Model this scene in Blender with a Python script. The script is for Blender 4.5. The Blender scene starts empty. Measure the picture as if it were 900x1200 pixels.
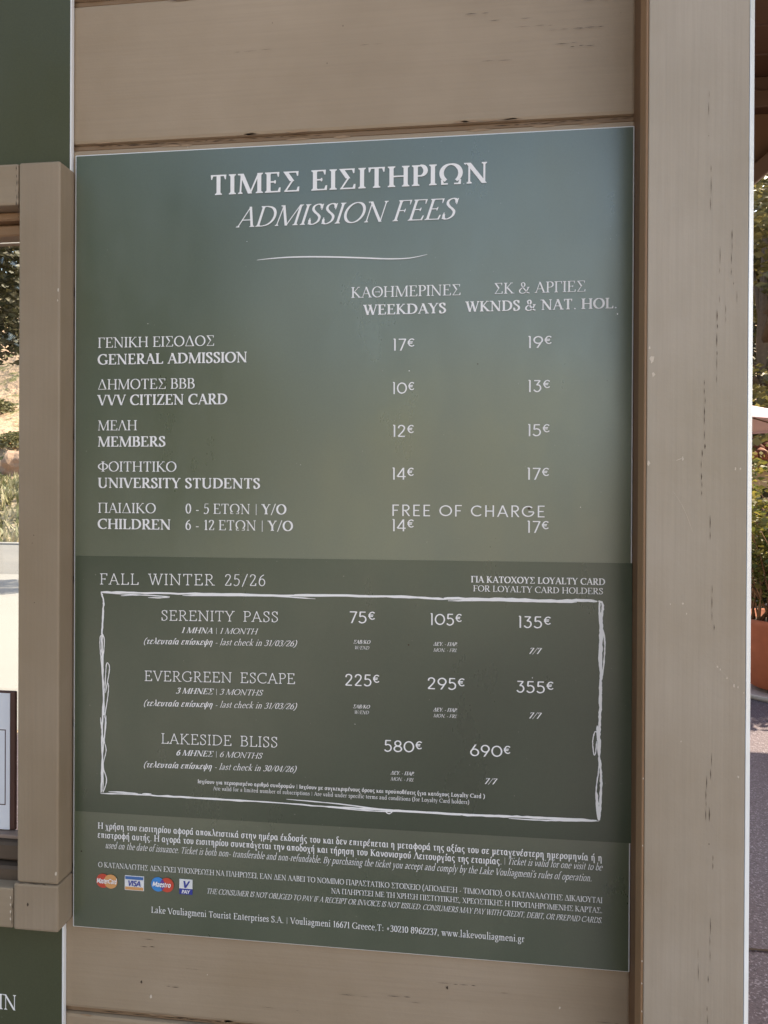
import bpy, bmesh, math, random
from mathutils import Vector, Matrix, noise
R = math.radians
random.seed(7)
sc = bpy.context.scene
col = sc.collection
ZB = 1.45                                   # height of the middle of the price board above the ground
# ---------------------------------------------------------------- camera, light, exposure
cam_d = bpy.data.cameras.new('camera'); cam = bpy.data.objects.new('camera', cam_d); col.objects.link(cam); sc.camera = cam
yaw, pitch, roll = -0.120665, -0.003548, 0.004829
f_ = Vector((math.sin(yaw)*math.cos(pitch), math.cos(yaw)*math.cos(pitch), math.sin(pitch)))
r_ = Vector((math.cos(yaw), -math.sin(yaw), 0)); u_ = r_.cross(f_)
rr = math.cos(roll)*r_ + math.sin(roll)*u_; uu = -math.sin(roll)*r_ + math.cos(roll)*u_
M = Matrix((rr, uu, -f_)).transposed().to_4x4(); M.translation = (0.161828, -0.884545, ZB + 0.073184)
cam.matrix_world = M
cam_d.sensor_fit = 'VERTICAL'; cam_d.sensor_height = 36; cam_d.lens = 36*850/1200
cam_d.shift_y = -26.56/1200; cam_d.clip_start = .02; cam_d.clip_end = 2000
SUN_DIR = Vector((.62, .38, .70)).normalized()          # towards the sun: behind the kiosk, to the right
w = bpy.data.worlds.new('World'); sc.world = w; w.use_nodes = True
nt = w.node_tree; bg = nt.nodes['Background']; sky = nt.nodes.new('ShaderNodeTexSky'); sky.sky_type = 'NISHITA'; sky.sun_disc = False
sky.sun_elevation = math.asin(SUN_DIR.z); sky.sun_rotation = math.atan2(SUN_DIR.x, SUN_DIR.y)
sky.air_density = 1.0; sky.dust_density = 1.6; sky.ozone_density = 1.0
nt.links.new(sky.outputs[0], bg.inputs[0]); bg.inputs[1].default_value = .13
sl = bpy.data.lights.new('sun', 'SUN'); sl.energy = 3.6; sl.angle = R(.5); sl.color = (1, .96, .90)
so = bpy.data.objects.new('sun', sl); col.objects.link(so); so.location = SUN_DIR*60; so.rotation_euler = SUN_DIR.to_track_quat('Z', 'Y').to_euler()
vs = sc.view_settings; vs.view_transform = 'Standard'; vs.look = 'None'; vs.exposure = 1.95; vs.gamma = 1
vs.use_white_balance = True; vs.white_balance_temperature = 8300; vs.white_balance_tint = 10       # the photograph is balanced for open shade
sc.cycles.max_bounces = 7; sc.cycles.transparent_max_bounces = 12

# ---------------------------------------------------------------- helpers
class MB:
    """collects solids and faces in world coordinates and links them as one mesh object"""
    def __init__(s): s.bm = bmesh.new(); s.slot = 0
    def _mark(s, n0):
        s.bm.faces.ensure_lookup_table()
        for f in s.bm.faces[n0:]: f.material_index = s.slot
    def box(s, x0, x1, y0, y1, z0, z1, bevel=0.0, seg=1):
        b = bmesh.new(); bmesh.ops.create_cube(b, size=1)
        bmesh.ops.scale(b, vec=(x1-x0, y1-y0, z1-z0), verts=b.verts); bmesh.ops.translate(b, vec=((x0+x1)/2, (y0+y1)/2, (z0+z1)/2), verts=b.verts)
        if bevel: bmesh.ops.bevel(b, geom=b.edges[:], offset=bevel, segments=seg, affect='EDGES', profile=.6)
        s.merge(b); return s
    def merge(s, b):
        n0 = len(s.bm.faces); me = bpy.data.meshes.new('tmp'); b.to_mesh(me); b.free(); s.bm.from_mesh(me); bpy.data.meshes.remove(me); s._mark(n0)
    def bar(s, p0, p1, w, h, bevel=.004):
        p0, p1 = Vector(p0), Vector(p1); d = p1 - p0; b = bmesh.new(); bmesh.ops.create_cube(b, size=1)
        bmesh.ops.scale(b, vec=(w, h, d.length), verts=b.verts)
        if bevel: bmesh.ops.bevel(b, geom=b.edges[:], offset=bevel, segments=1, affect='EDGES')
        bmesh.ops.transform(b, matrix=Matrix.Translation((p0+p1)/2) @ d.to_track_quat('Z', 'Y').to_matrix().to_4x4(), verts=b.verts); s.merge(b); return s
    def faces(s, V, F):
        n0 = len(s.bm.faces); vv = [s.bm.verts.new(v) for v in V]
        for f in F:
            try: s.bm.faces.new([vv[i] for i in f])
            except ValueError: pass
        s._mark(n0); return s
    def tube(s, pts, rad, seg=7):
        V = []; F = []
        for i, p in enumerate(pts):
            p = Vector(p); a = Vector(pts[max(i-1, 0)]); c = Vector(pts[min(i+1, len(pts)-1)]); d = (c - a).normalized()
            q = d.to_track_quat('Z', 'Y'); r = rad[i] if isinstance(rad, (list, tuple)) else rad
            for k in range(seg): V.append(p + q @ Vector((r*math.cos(2*math.pi*k/seg), r*math.sin(2*math.pi*k/seg), 0)))
        for i in range(len(pts) - 1):
            for k in range(seg): F.append((i*seg+k, i*seg+(k+1) % seg, (i+1)*seg+(k+1) % seg, (i+1)*seg+k))
        F.append(tuple(range(seg))[::-1]); F.append(tuple((len(pts)-1)*seg + k for k in range(seg))); return s.faces(V, F)
    def lathe(s, prof, c, seg=40):
        V = []; F = []; n = len(prof)
        for k in range(seg):
            a = 2*math.pi*k/seg
            V.extend((c[0] + r*math.cos(a), c[1] + r*math.sin(a), c[2] + z) for r, z in prof)
        for k in range(seg):
            for i in range(n - 1): F.append((k*n+i, ((k+1) % seg)*n+i, ((k+1) % seg)*n+i+1, k*n+i+1))
        return s.faces(V, F)
    def build(s, name, mats, parent=None, smooth=False):
        me = bpy.data.meshes.new(name)
        if parent is not None:
            bmesh.ops.translate(s.bm, vec=-root_loc(parent), verts=s.bm.verts)
        s.bm.normal_update(); s.bm.to_mesh(me); s.bm.free()
        o = bpy.data.objects.new(name, me); col.objects.link(o)
        for m in (mats if isinstance(mats, (list, tuple)) else [mats]): me.materials.append(m)
        if smooth:
            for p in me.polygons: p.use_smooth = True
        if parent is not None: o.parent = parent
        return o
def root_loc(o):
    v = Vector((0, 0, 0))
    while o is not None: v = v + Vector(o.location); o = o.parent
    return v
def thing(name, label, cat, loc, group=None):
    o = bpy.data.objects.new(name, None); col.objects.link(o); o.location = loc; o.empty_display_size = .1
    return tag(o, label, cat, group)
def tag(o, label, cat, group=None):
    o['label'] = label; o['category'] = cat
    if group: o['group'] = group
    return o
def structure(o, kind='structure'): o['kind'] = kind; return o
def copy_tree(o, parent=None):
    c = o.copy(); col.objects.link(c)
    if parent is not None: c.parent = parent
    for ch in list(o.children): copy_tree(ch, c)
    return c
# ---------------------------------------------------------------- materials
def mat(name):
    m = bpy.data.materials.new(name); m.use_nodes = True
    return m, m.node_tree.nodes, m.node_tree.links, m.node_tree.nodes['Principled BSDF']
def node(N, t, **k):
    n = N.new(t)
    for a, v in k.items(): setattr(n, a, v)
    return n
def ramp(N, L, src, stops):
    r = N.new('ShaderNodeValToRGB'); e = r.color_ramp.elements
    e[0].position, e[1].position = stops[0][0], stops[-1][0]
    e[0].color = (*([stops[0][1]]*3), 1); e[1].color = (*([stops[-1][1]]*3), 1)
    for p, v in stops[1:-1]: q = e.new(p); q.color = (v, v, v, 1)
    L.new(src, r.inputs[0]); return r.outputs[0]
def noise_tex(N, L, scale, vec=None, detail=3, rough=.55):
    n = N.new('ShaderNodeTexNoise'); n.inputs['Scale'].default_value = scale; n.inputs['Detail'].default_value = detail; n.inputs['Roughness'].default_value = rough
    if vec is not None: L.new(vec, n.inputs['Vector'])
    return n.outputs['Fac']
def coords(N, L, scale=(1, 1, 1), off=(0, 0, 0)):
    t = N.new('ShaderNodeTexCoord'); m = N.new('ShaderNodeMapping'); m.inputs['Scale'].default_value = scale; m.inputs['Location'].default_value = off
    L.new(t.outputs['Object'], m.inputs['Vector']); return m.outputs[0]
def mixc(N, L, fac, a, b, mode='MIX'):
    m = N.new('ShaderNodeMix'); m.data_type = 'RGBA'; m.blend_type = mode
    if isinstance(fac, (int, float)): m.inputs[0].default_value = fac
    else: L.new(fac, m.inputs[0])
    for i, v in ((6, a), (7, b)):
        if isinstance(v, (tuple, list)): m.inputs[i].default_value = (*v[:3], 1)
        else: L.new(v, m.inputs[i])
    return m.outputs[2]
def bump(N, L, P, h, strength, dist=.001):
    b = N.new('ShaderNodeBump'); b.inputs['Strength'].default_value = strength; b.inputs['Distance'].default_value = dist
    L.new(h, b.inputs['Height']); L.new(b.outputs[0], P.inputs['Normal'])
def mul(N, L, a, b):
    m = N.new('ShaderNodeMath'); m.operation = 'MULTIPLY'
    for i, v in ((0, a), (1, b)):
        if isinstance(v, (int, float)): m.inputs[i].default_value = v
        else: L.new(v, m.inputs[i])
    return m.outputs[0]
def painted_wood(name, base, axis='x', rough=.5, crack=.72, off=(0, 0, 0), wear=.62):
    m, N, L, P = mat(name)
    s = {'x': (1.6, 40, 70), 'z': (70, 40, 1.6), 'y': (70, 1.6, 40)}[axis]
    g = coords(N, L, s, off); c = coords(N, L, (1, 1, 1), off)
    fine = noise_tex(N, L, 4.0, g, 4, .6); broad = noise_tex(N, L, 4.0, c, 4, .6)
    dark = (base[0]*.86, base[1]*.83, base[2]*.78); light = (min(1, base[0]*1.08), min(1, base[1]*1.09), min(1, base[2]*1.13))
    k = mixc(N, L, ramp(N, L, broad, [(.3, 0), (.7, 1)]), dark, light)
    k = mixc(N, L, mul(N, L, ramp(N, L, fine, [(.35, 1), (.6, 0)]), .13), k, tuple(v*.62 for v in base))
    s2 = tuple(v*.9 for v in s); gc = coords(N, L, s2, (off[0]+3.3, off[1], off[2]+1.7))
    ck = ramp(N, L, noise_tex(N, L, 1.5, gc, 2, .5), [(crack, 0), (crack + .012, 1)])
    patch = ramp(N, L, noise_tex(N, L, 5.5, c, 2), [(.60, 0), (.66, 1)])
    ck = mul(N, L, ck, patch)
    k = mixc(N, L, ck, k, (.045, .028, .018))
    wr = ramp(N, L, noise_tex(N, L, 38, c, 3, .65), [(.80, 0), (.81, 1)])
    k = mixc(N, L, mul(N, L, wr, wear), k, (.50, .43, .35))
    st = ramp(N, L, noise_tex(N, L, 1.0, coords(N, L, tuple(v*.22 for v in s), (off[0]+9, off[1], off[2]+4)), 5, .65), [(.48, 0), (.75, 1)])
    k = mixc(N, L, mul(N, L, st, .22), k, (base[0]*.66, base[1]*.58, base[2]*.50))          # old stain showing through thin paint
    L.new(k, P.inputs['Base Color']); L.new(ramp(N, L, broad, [(.25, rough*.8), (.75, rough*1.25)]), P.inputs['Roughness'])
    h = mixc(N, L, ck, mixc(N, L, .5, fine, noise_tex(N, L, 160, c, 2), 'MIX'), (0, 0, 0)); bump(N, L, P, h, .45, .0010)
    return m
def plain(name, base, rough=.6, var=.12, scale=30, spec=None, metal=0.0, bumpy=0.0):
    m, N, L, P = mat(name); c = coords(N, L); n = noise_tex(N, L, scale, c, 4)
    L.new(mixc(N, L, n, tuple(v*(1-var) for v in base), tuple(min(1, v*(1+var)) for v in base)), P.inputs['Base Color'])
    P.inputs['Roughness'].default_value = rough; P.inputs['Metallic'].default_value = metal
    if spec is not None: P.inputs['Specular IOR Level'].default_value = spec
    if bumpy: bump(N, L, P, n, bumpy, .004)
    return m
def printed(name, base, rough, ior):
    """satin laminate: flat ink, faint weave and dust, slightly uneven gloss"""
    m, N, L, P = mat(name); c = coords(N, L)
    n = noise_tex(N, L, 3.0, c, 3); d = ramp(N, L, noise_tex(N, L, 230, c, 1), [(.80, 0), (.83, 1)])
    k = mixc(N, L, n, tuple(v*.93 for v in base), tuple(v*1.07 for v in base))
    k = mixc(N, L, mul(N, L, d, .35), k, (.35, .34, .31))
    wv = noise_tex(N, L, 1.0, coords(N, L, (260, 700, 900)), 2, .7); wv2 = noise_tex(N, L, 1.0, coords(N, L, (900, 700, 260)), 2, .7)
    k = mixc(N, L, mul(N, L, ramp(N, L, mixc(N, L, .5, wv, wv2), [(.38, 0), (.62, 1)]), .22), k, tuple(v*1.7 for v in base))
    L.new(k, P.inputs['Base Color']); P.inputs['IOR'].default_value = ior
    L.new(ramp(N, L, noise_tex(N, L, 6, coords(N, L, (1.6, 1, .7), (2, 0, 1)), 6, .65), [(.25, rough*.72), (.75, rough*1.28)]), P.inputs['Roughness'])
    bump(N, L, P, noise_tex(N, L, 420, c, 2), .10, .0004)
    wp = N.new('ShaderNodeBump'); wp.inputs['Strength'].default_value = .6; wp.inputs['Distance'].default_value = .03       # the sheet is not quite flat
    L.new(noise_tex(N, L, 2.6, c, 1), wp.inputs['Height']); L.new(wp.outputs[0], N['Bump'].inputs['Normal'])
    return m
def leafy(name, a, b, trans=.35):
    m, N, L, P = mat(name)
    g = N.new('ShaderNodeNewGeometry')
    k = mixc(N, L, g.outputs['Random Per Island'], a, b)
    L.new(k, P.inputs['Base Color']); P.inputs['Roughness'].default_value = .55
    t = N.new('ShaderNodeBsdfTranslucent'); L.new(k, t.inputs['Color']); mx = N.new('ShaderNodeMixShader'); mx.inputs[0].default_value = trans
    L.new(P.outputs[0], mx.inputs[1]); L.new(t.outputs[0], mx.inputs[2]); L.new(mx.outputs[0], N['Material Output'].inputs[0]); return m
# ---------------------------------------------------------------- lettering
# every glyph is a set of pen strokes in cap-height units:
#  V x y0 y1 serifs w   stem      D x0 y0 x1 y1 w serifs   diagonal
#  H x0 x1 y beaks      hairline  E cx cy rx ry a0 a1      elliptic arc
#  B x y x y ...        smooth pen curve through points    P x y r  dot
#  K x y0 y1            beak tick (dropped in sans)
LOW = 1.10                                  # lower case height against the capitals
GL = {}
def gl(ch, w, s):
    for c in ch: GL[c] = (w, [q.split() for q in s.split(';') if q.strip()])
gl('IΙ', .28, 'V .14 0 1 tb T')
gl('HΗ', .84, 'V .15 0 1 tb T;V .69 0 1 tb T;H .15 .69 .51 -')
gl('EΕ', .64, 'V .15 0 1 tb T;H .15 .56 top d;H .15 .43 .52 ud;H .15 .60 bot u')
gl('F', .58, 'V .15 0 1 tb T;H .15 .55 top d;H .15 .42 .50 ud')
gl('L', .60, 'V .15 0 1 tb T;H .15 .57 bot u')
gl('TΤ', .68, 'V .34 0 1 b T;H .04 .64 top dD')
gl('Γ', .58, 'V .15 0 1 tb T;H .15 .56 top d')
gl('Π', .84, 'V .15 0 1 tb T;V .69 0 1 tb T;H .15 .69 top -')
gl('NΝ', .84, 'V .14 0 1 b t;D .10 1 .70 0 T L;V .70 0 1 t t')
gl('MΜ', 1.0, 'D .10 0 .15 1 t b;D .15 1 .49 0 T L;D .49 0 .84 1 t -;V .86 0 1 bR T')
gl('AΑ', .74, 'D .07 0 .36 1 t b;D .35 1 .66 0 T b;H .17 .56 .35 -')
gl('Λ', .74, 'D .07 0 .36 1 t b;D .35 1 .66 0 T b')
gl('Δ', .76, 'D .05 0 .37 1 t -;D .36 1 .68 0 T -;H .03 .71 bot -')
gl('V', .74, 'D .08 1 .38 0 T t;D .38 0 .67 1 t t')
gl('W', 1.02, 'D .08 1 .31 0 T t;D .31 0 .53 1 t -;D .47 1 .71 0 T t;D .71 0 .95 1 t t')
gl('XΧ', .74, 'D .09 1 .64 0 T tb;D .09 0 .63 1 t tb')
gl('YΥ', .70, 'V .35 0 .48 b T;D .08 1 .35 .44 T t;D .35 .44 .62 1 t t')
gl('KΚ', .76, 'V .15 0 1 tb T;D .18 .46 .58 1 t t;D .26 .56 .67 0 T b')
gl('ZΖ', .64, 'H .08 .58 top D;D .56 1 .07 0 T -;H .06 .60 bot u')
gl('BΒ', .64, 'V .15 0 1 tb T;H .15 .33 top -;E .33 .77 .18 .212 90 -90;H .15 .36 .54 -;E .35 .28 .22 .262 90 -90;H .15 .35 bot -')
gl('PΡ', .58, 'V .15 0 1 tb T;H .15 .32 top -;E .32 .73 .21 .252 90 -90;H .15 .32 .478 -')
gl('R', .70, 'V .15 0 1 tb T;H .15 .32 top -;E .32 .74 .20 .242 90 -90;H .15 .32 .50 -;D .31 .49 .62 0 T b')
gl('D', .80, 'V .15 0 1 tb T;H .15 .34 top -;E .34 .5 .38 .482 90 -90;H .15 .34 bot -')
gl('OΟ', .84, 'E .42 .5 .36 .50 0 360')
gl('Θ', .84, 'E .42 .5 .36 .50 0 360;H .26 .58 .5 ud')
gl('Q', .84, 'E .42 .5 .36 .50 0 360;D .42 .06 .78 -.22 T -')
gl('C', .74, 'E .44 .5 .38 .50 48 312;K .68 .70 .99')
gl('G', .82, 'E .44 .5 .38 .50 48 318;K .68 .70 .99;V .70 .06 .42 t T')
gl('S', .54, 'B .43 .78 .38 .93 .25 .98 .11 .90 .10 .74 .22 .59 .35 .48 .45 .34 .43 .14 .27 .015 .13 .05 .08 .24;K .445 .70 .99;K .075 .01 .32')
gl('U', .82, 'V .15 .30 1 t T;E .41 .30 .26 .29 180 360;V .67 .30 1 t t')
gl('J', .40, 'V .22 .12 1 t T;B .22 .14 .18 -.08 .03 -.14')
gl('Σ', .68, 'H .08 .60 top d;D .10 1 .36 .52 T -;D .38 .55 .08 0 t -;H .06 .62 bot u')
gl('Φ', .84, 'V .42 0 1 tb T;E .42 .5 .36 .30 0 360')
gl('Ω', .92, 'E .46 .55 .36 .45 -58 238;H .11 .345 bot U;H .575 .81 bot u')
gl('Ξ', .66, 'H .08 .58 top dD;H .18 .48 .52 ud;H .06 .60 bot uU')
gl('&', .86, 'B .72 .52 .60 .22 .42 .03 .22 .0 .08 .12 .10 .32 .26 .48 .43 .66 .44 .88 .32 .98 .21 .86 .26 .64 .44 .34 .62 .08 .80 .0;H .60 .82 .54 -')
# figures
gl('0', .52, 'E .26 .5 .19 .49 0 360')
gl('1', .40, 'V .22 0 1 b T;D .08 .86 .20 .98 t -')
gl('2', .50, 'B .07 .76 .12 .93 .25 .98 .38 .90 .39 .72 .28 .46 .06 .04;H .05 .45 bot u')
gl('3', .50, 'B .08 .82 .15 .95 .27 .98 .38 .88 .36 .68 .20 .55;B .20 .55 .37 .48 .42 .28 .33 .06 .16 .0 .05 .12')
gl('4', .52, 'V .35 0 1 b T;D .04 .28 .35 1 t -;H .03 .48 .27 -')
gl('5', .50, 'H .14 .43 top -;D .14 .98 .11 .56 t -;B .11 .56 .25 .62 .39 .52 .42 .32 .32 .06 .16 .0 .05 .10')
gl('6', .52, 'B .40 .97 .22 .82 .11 .56 .09 .32;E .27 .31 .18 .30 0 360')
gl('7', .48, 'H .05 .44 top D;D .43 .98 .16 0 T -')
gl('8', .52, 'E .26 .76 .15 .22 0 360;E .26 .27 .19 .27 0 360')
gl('9', .52, 'E .25 .69 .18 .30 0 360;B .43 .68 .41 .40 .28 .14 .12 .03')
# lower case
gl('a', .48, 'B .08 .50 .14 .61 .26 .63 .35 .55 .35 .40;V .35 .06 .45 - T;B .35 .38 .16 .31 .08 .18 .13 .03 .24 .03 .35 .14;D .35 .10 .44 .02 t -')
gl('b', .54, 'V .12 .04 1.06 l T;E .29 .31 .18 .31 0 360')
gl('c', .44, 'E .25 .32 .18 .31 45 315;P .36 .50 .05')
gl('d', .54, 'V .40 0 1.06 lr T;E .24 .31 .18 .31 0 360')
gl('e', .46, 'E .24 .32 .18 .31 10 315;H .06 .42 .37 -')
gl('f', .32, 'V .15 0 .86 b T;B .15 .80 .18 1.0 .29 1.07 .37 1.0;H .04 .30 .61 -')
gl('g', .48, 'E .22 .42 .15 .21 0 360;B .14 .24 .10 .12 .22 .06 .36 .03 .42 -.10 .36 -.24 .20 -.30 .07 -.22 .09 -.08 .20 .02;D .32 .58 .45 .63 t -')
gl('h', .56, 'V .13 0 1.06 bl T;B .13 .50 .24 .62 .36 .58 .42 .40;V .42 0 .44 b T')
gl('iι', .26, 'V .13 0 .64 bl T')
gl('i', .26, 'V .13 0 .64 bl T;P .13 .90 .07')
gl('j', .26, 'V .13 -.2 .64 l T;P .13 .90 .07')
gl('k', .54, 'V .13 0 1.06 bl T;D .15 .30 .42 .62 t t;D .22 .38 .46 0 T b')
gl('l', .26, 'V .13 0 1.06 bl T')
gl('m', .84, 'V .13 0 .64 bl T;B .13 .50 .24 .62 .34 .58 .41 .42;V .41 0 .46 b T;B .41 .50 .53 .62 .63 .58 .70 .42;V .70 0 .46 b T')
gl('n', .56, 'V .13 0 .64 bl T;B .13 .50 .24 .62 .36 .58 .42 .40;V .42 0 .44 b T')
gl('oο', .50, 'E .25 .32 .19 .31 0 360')
gl('p', .54, 'V .12 -.34 .64 bl T;E .29 .32 .18 .31 0 360')
gl('q', .54, 'V .40 -.34 .64 b T;E .24 .32 .18 .31 0 360')
gl('r', .38, 'V .13 0 .64 bl T;B .13 .48 .20 .60 .32 .60;P .32 .57 .06')
gl('s', .38, 'B .31 .48 .26 .60 .16 .62 .08 .53 .11 .42 .22 .33 .30 .22 .27 .07 .17 .01 .09 .05 .06 .16')
gl('t', .34, 'B .15 .82 .15 .50 .15 .14 .20 .03 .31 .06;D .15 .40 .15 .10 T -;H .04 .30 .61 -')
gl('u', .56, 'V .13 .18 .64 l T;B .13 .24 .16 .05 .26 .03 .40 .14;V .41 0 .64 lr T')
gl('v', .50, 'D .07 .64 .26 0 T t;D .26 0 .44 .64 t t')
gl('w', .74, 'D .07 .64 .24 0 T t;D .24 0 .38 .64 t -;D .34 .64 .52 0 T t;D .52 0 .68 .64 t t')
gl('x', .50, 'D .07 .64 .43 0 T tb;D .08 0 .42 .64 t tb')
gl('y', .50, 'D .07 .64 .26 0 T t;D .17 -.32 .44 .64 t t;P .14 -.30 .05')
gl('z', .44, 'H .06 .40 .62 D;D .38 .62 .06 0 T -;H .05 .40 .02 u')
gl('α', .56, 'E .24 .32 .18 .31 0 360;D .42 .64 .39 .2 t -;B .41 .40 .40 .12 .45 .02 .53 .05')
gl('γ', .50, 'D .07 .60 .25 .02 T -;D .42 .64 .25 .02 t -;B .25 .04 .20 -.16 .25 -.32 .31 -.2 .25 .04')
gl('δ', .50, 'E .25 .29 .18 .29 0 360;B .30 .57 .14 .76 .15 .96 .28 1.04 .41 .96')
gl('ε', .42, 'B .36 .52 .26 .63 .12 .60 .09 .46 .24 .35;B .24 .35 .08 .28 .07 .10 .18 .01 .37 .10')
gl('ζ', .40, 'H .12 .38 1.0 -;B .36 .99 .12 .62 .08 .28 .18 .08 .34 -.02 .35 -.18 .24 -.28')
gl('η', .54, 'V .13 0 .64 l T;B .13 .48 .24 .62 .36 .58 .41 .40;V .41 -.32 .44 - T')
gl('θ', .48, 'E .24 .5 .17 .50 0 360;H .08 .40 .5 -')
gl('κ', .54, 'V .13 0 .64 bl T;D .15 .30 .42 .62 t -;D .22 .38 .46 0 T b')
gl('λ', .50, 'D .16 1.0 .44 0 T -;D .06 0 .27 .60 t -')
gl('μ', .56, 'V .13 -.32 .64 l T;B .13 .20 .18 .04 .28 .03 .40 .16;V .41 .02 .64 lr T')
gl('νv', .50, 'D .07 .64 .25 .0 T l;B .25 .02 .38 .24 .42 .42 .38 .62')
gl('ξ', .42, 'H .10 .36 1.0 -;B .34 .98 .12 .86 .14 .66 .32 .60;B .30 .60 .08 .44 .10 .18 .30 .04 .36 -.12 .24 -.26')
gl('π', .58, 'V .17 0 .62 - T;V .40 .06 .62 - T;H .04 .54 .605 -;H .04 .54 .58 -;D .40 .06 .50 .0 t -')
gl('ρ', .52, 'E .28 .32 .18 .31 0 360;D .10 .34 .10 -.34 T -')
gl('σ', .56, 'E .24 .30 .18 .30 0 360;H .24 .55 .60 -;H .24 .55 .575 -')
gl('ς', .42, 'B .37 .54 .26 .63 .12 .56 .08 .36 .14 .14 .30 .04 .35 -.12 .24 -.26')
gl('τ', .44, 'B .21 .60 .20 .14 .26 .02 .36 .06;D .21 .6 .21 .1 T -;H .03 .40 .605 -;H .03 .40 .58 -')
gl('υ', .52, 'V .12 .22 .64 l T;B .12 .26 .16 .04 .26 .01 .38 .12 .42 .36 .38 .62')
gl('φ', .64, 'E .32 .32 .25 .31 0 360;V .32 -.34 .86 - T')
gl('χ', .50, 'D .08 .62 .42 -.30 T -;D .06 -.30 .44 .64 t -')
gl('ψ', .64, 'V .32 -.34 .86 - T;B .08 .62 .10 .22 .20 .03 .32 .0;B .32 .0 .46 .05 .55 .28 .54 .62')
gl('ω', .66, 'B .18 .62 .07 .44 .08 .14 .18 .01 .28 .08 .32 .34;B .32 .34 .37 .06 .48 .01 .57 .16 .58 .44 .47 .62')
for a, b in (('ά', 'α'), ('έ', 'ε'), ('ή', 'η'), ('ί', 'ι'), ('ό', 'ο'), ('ύ', 'υ'), ('ώ', 'ω')):
    w, s = GL[b]; m = '%.2f' % (w / 2 + .02); m2 = '%.2f' % (w / 2 + .12)
    GL[a] = (w, s + [['D', m, '.74', m2, '.98', 'T', '-']])
GL['ϋ'] = (GL['υ'][0], GL['υ'][1] + [['P', '.17', '.86', '.06'], ['P', '.35', '.86', '.06']])
w, s = GL['ι']; GL['ϊ'] = (w, s + [['P', '.04', '.86', '.06'], ['P', '.22', '.86', '.06']])
# signs
gl(' ', .27, ''); gl('|', .30, 'V .15 -.1 1.0 - t'); gl('-', .36, 'H .06 .30 .30 -;H .06 .30 .33 -')
gl('.', .24, 'P .12 .06 .07'); gl(',', .24, 'P .12 .06 .07;D .15 .04 .07 -.16 t -'); gl(':', .26, 'P .13 .08 .07;P .13 .52 .07')
gl('/', .42, 'D .03 -.08 .39 1.04 t -'); gl("'’", .20, 'D .13 1.04 .07 .80 T -'); gl('+', .56, 'H .08 .48 .42 -;V .28 .20 .64 - T')
gl('(', .34, 'B .29 1.08 .13 .84 .07 .42 .13 .02 .29 -.24'); gl(')', .34, 'B .05 1.08 .21 .84 .27 .42 .21 .02 .05 -.24')
SANS = {}
def gs(ch, w, s): SANS[ch] = (w, [q.split() for q in s.split(';') if q.strip()])
gs('1', .30, 'V .17 0 1 - T;D .07 .98 .17 .98 t -'); gs('0', .84, 'E .42 .5 .34 .46 0 360')
gs('2', .66, 'B .10 .72 .15 .90 .32 .96 .49 .87 .52 .70 .42 .48 .08 .05;H .08 .56 bot -')
gs('3', .64, 'H .10 .50 top -;D .50 .96 .28 .60 T -;B .26 .60 .44 .57 .53 .42 .52 .22 .38 .05 .20 .06 .08 .20')
gs('4', .70, 'V .50 0 1 - T;D .06 .27 .50 .99 T -;H .06 .66 .26 -')
gs('5', .64, 'H .14 .52 top -;D .15 .98 .12 .56 T -;B .12 .55 .28 .62 .46 .55 .54 .36 .48 .14 .30 .04 .14 .08 .06 .18')
gs('6', .70, 'E .35 .33 .27 .28 0 360;D .12 .46 .42 1 T -'); gs('7', .60, 'H .06 .56 top -;D .54 .97 .20 0 T -')
gs('8', .68, 'E .34 .74 .21 .21 0 360;E .34 .28 .27 .23 0 360'); gs('9', .70, 'E .35 .67 .27 .28 0 360;D .58 .54 .28 0 T -')
gs('€', .72, 'E .42 .5 .30 .46 45 315;H .02 .52 .58 -;H .02 .48 .42 -')
gs('F', .62, 'V .14 0 1 - T;H .14 .58 top -;H .14 .50 .50 -'); gs('R', .70, 'V .14 0 1 - T;H .14 .36 top -;E .36 .73 .22 .23 90 -90;H .14 .36 .50 -;D .30 .50 .62 0 T -')
gs('E', .64, 'V .14 0 1 - T;H .14 .58 top -;H .14 .52 .50 -;H .14 .58 bot -'); gs('O', .98, 'E .49 .5 .42 .46 0 360')
gs('C', .86, 'E .48 .5 .41 .46 45 315'); gs('H', .82, 'V .14 0 1 - T;V .68 0 1 - T;H .14 .68 .5 -'); gs('A', .84, 'D .06 0 .42 1 T -;D .42 1 .78 0 T -;H .18 .66 .32 -')
gs('G', .96, 'E .48 .5 .41 .46 45 350;H .50 .90 .46 -'); gs(' ', .36, '')
gs('V', .74, 'D .06 1 .37 0 T -;D .37 0 .68 1 T -'); gs('I', .28, 'V .14 0 1 - T'); gs('S', .62, 'B .52 .82 .42 .94 .25 .93 .12 .82 .14 .64 .31 .54 .48 .44 .53 .26 .44 .09 .27 .04 .10 .14')
gs('P', .62, 'V .14 0 1 - T;H .14 .34 top -;E .34 .70 .22 .26 90 -90;H .14 .34 .44 -'); gs('Y', .72, 'V .36 0 .46 - T;D .06 1 .36 .44 T -;D .36 .44 .66 1 T -')
for c in 'aestro': SANS[c] = GL[c]
gs('M', .9, 'V .14 0 1 - T;D .14 1 .45 .2 T -;D .45 .2 .76 1 T -;V .76 0 1 - T'); gs('d', *('.54', ''))
SANS['d'] = GL['d']; SANS['r'] = GL['r']
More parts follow.
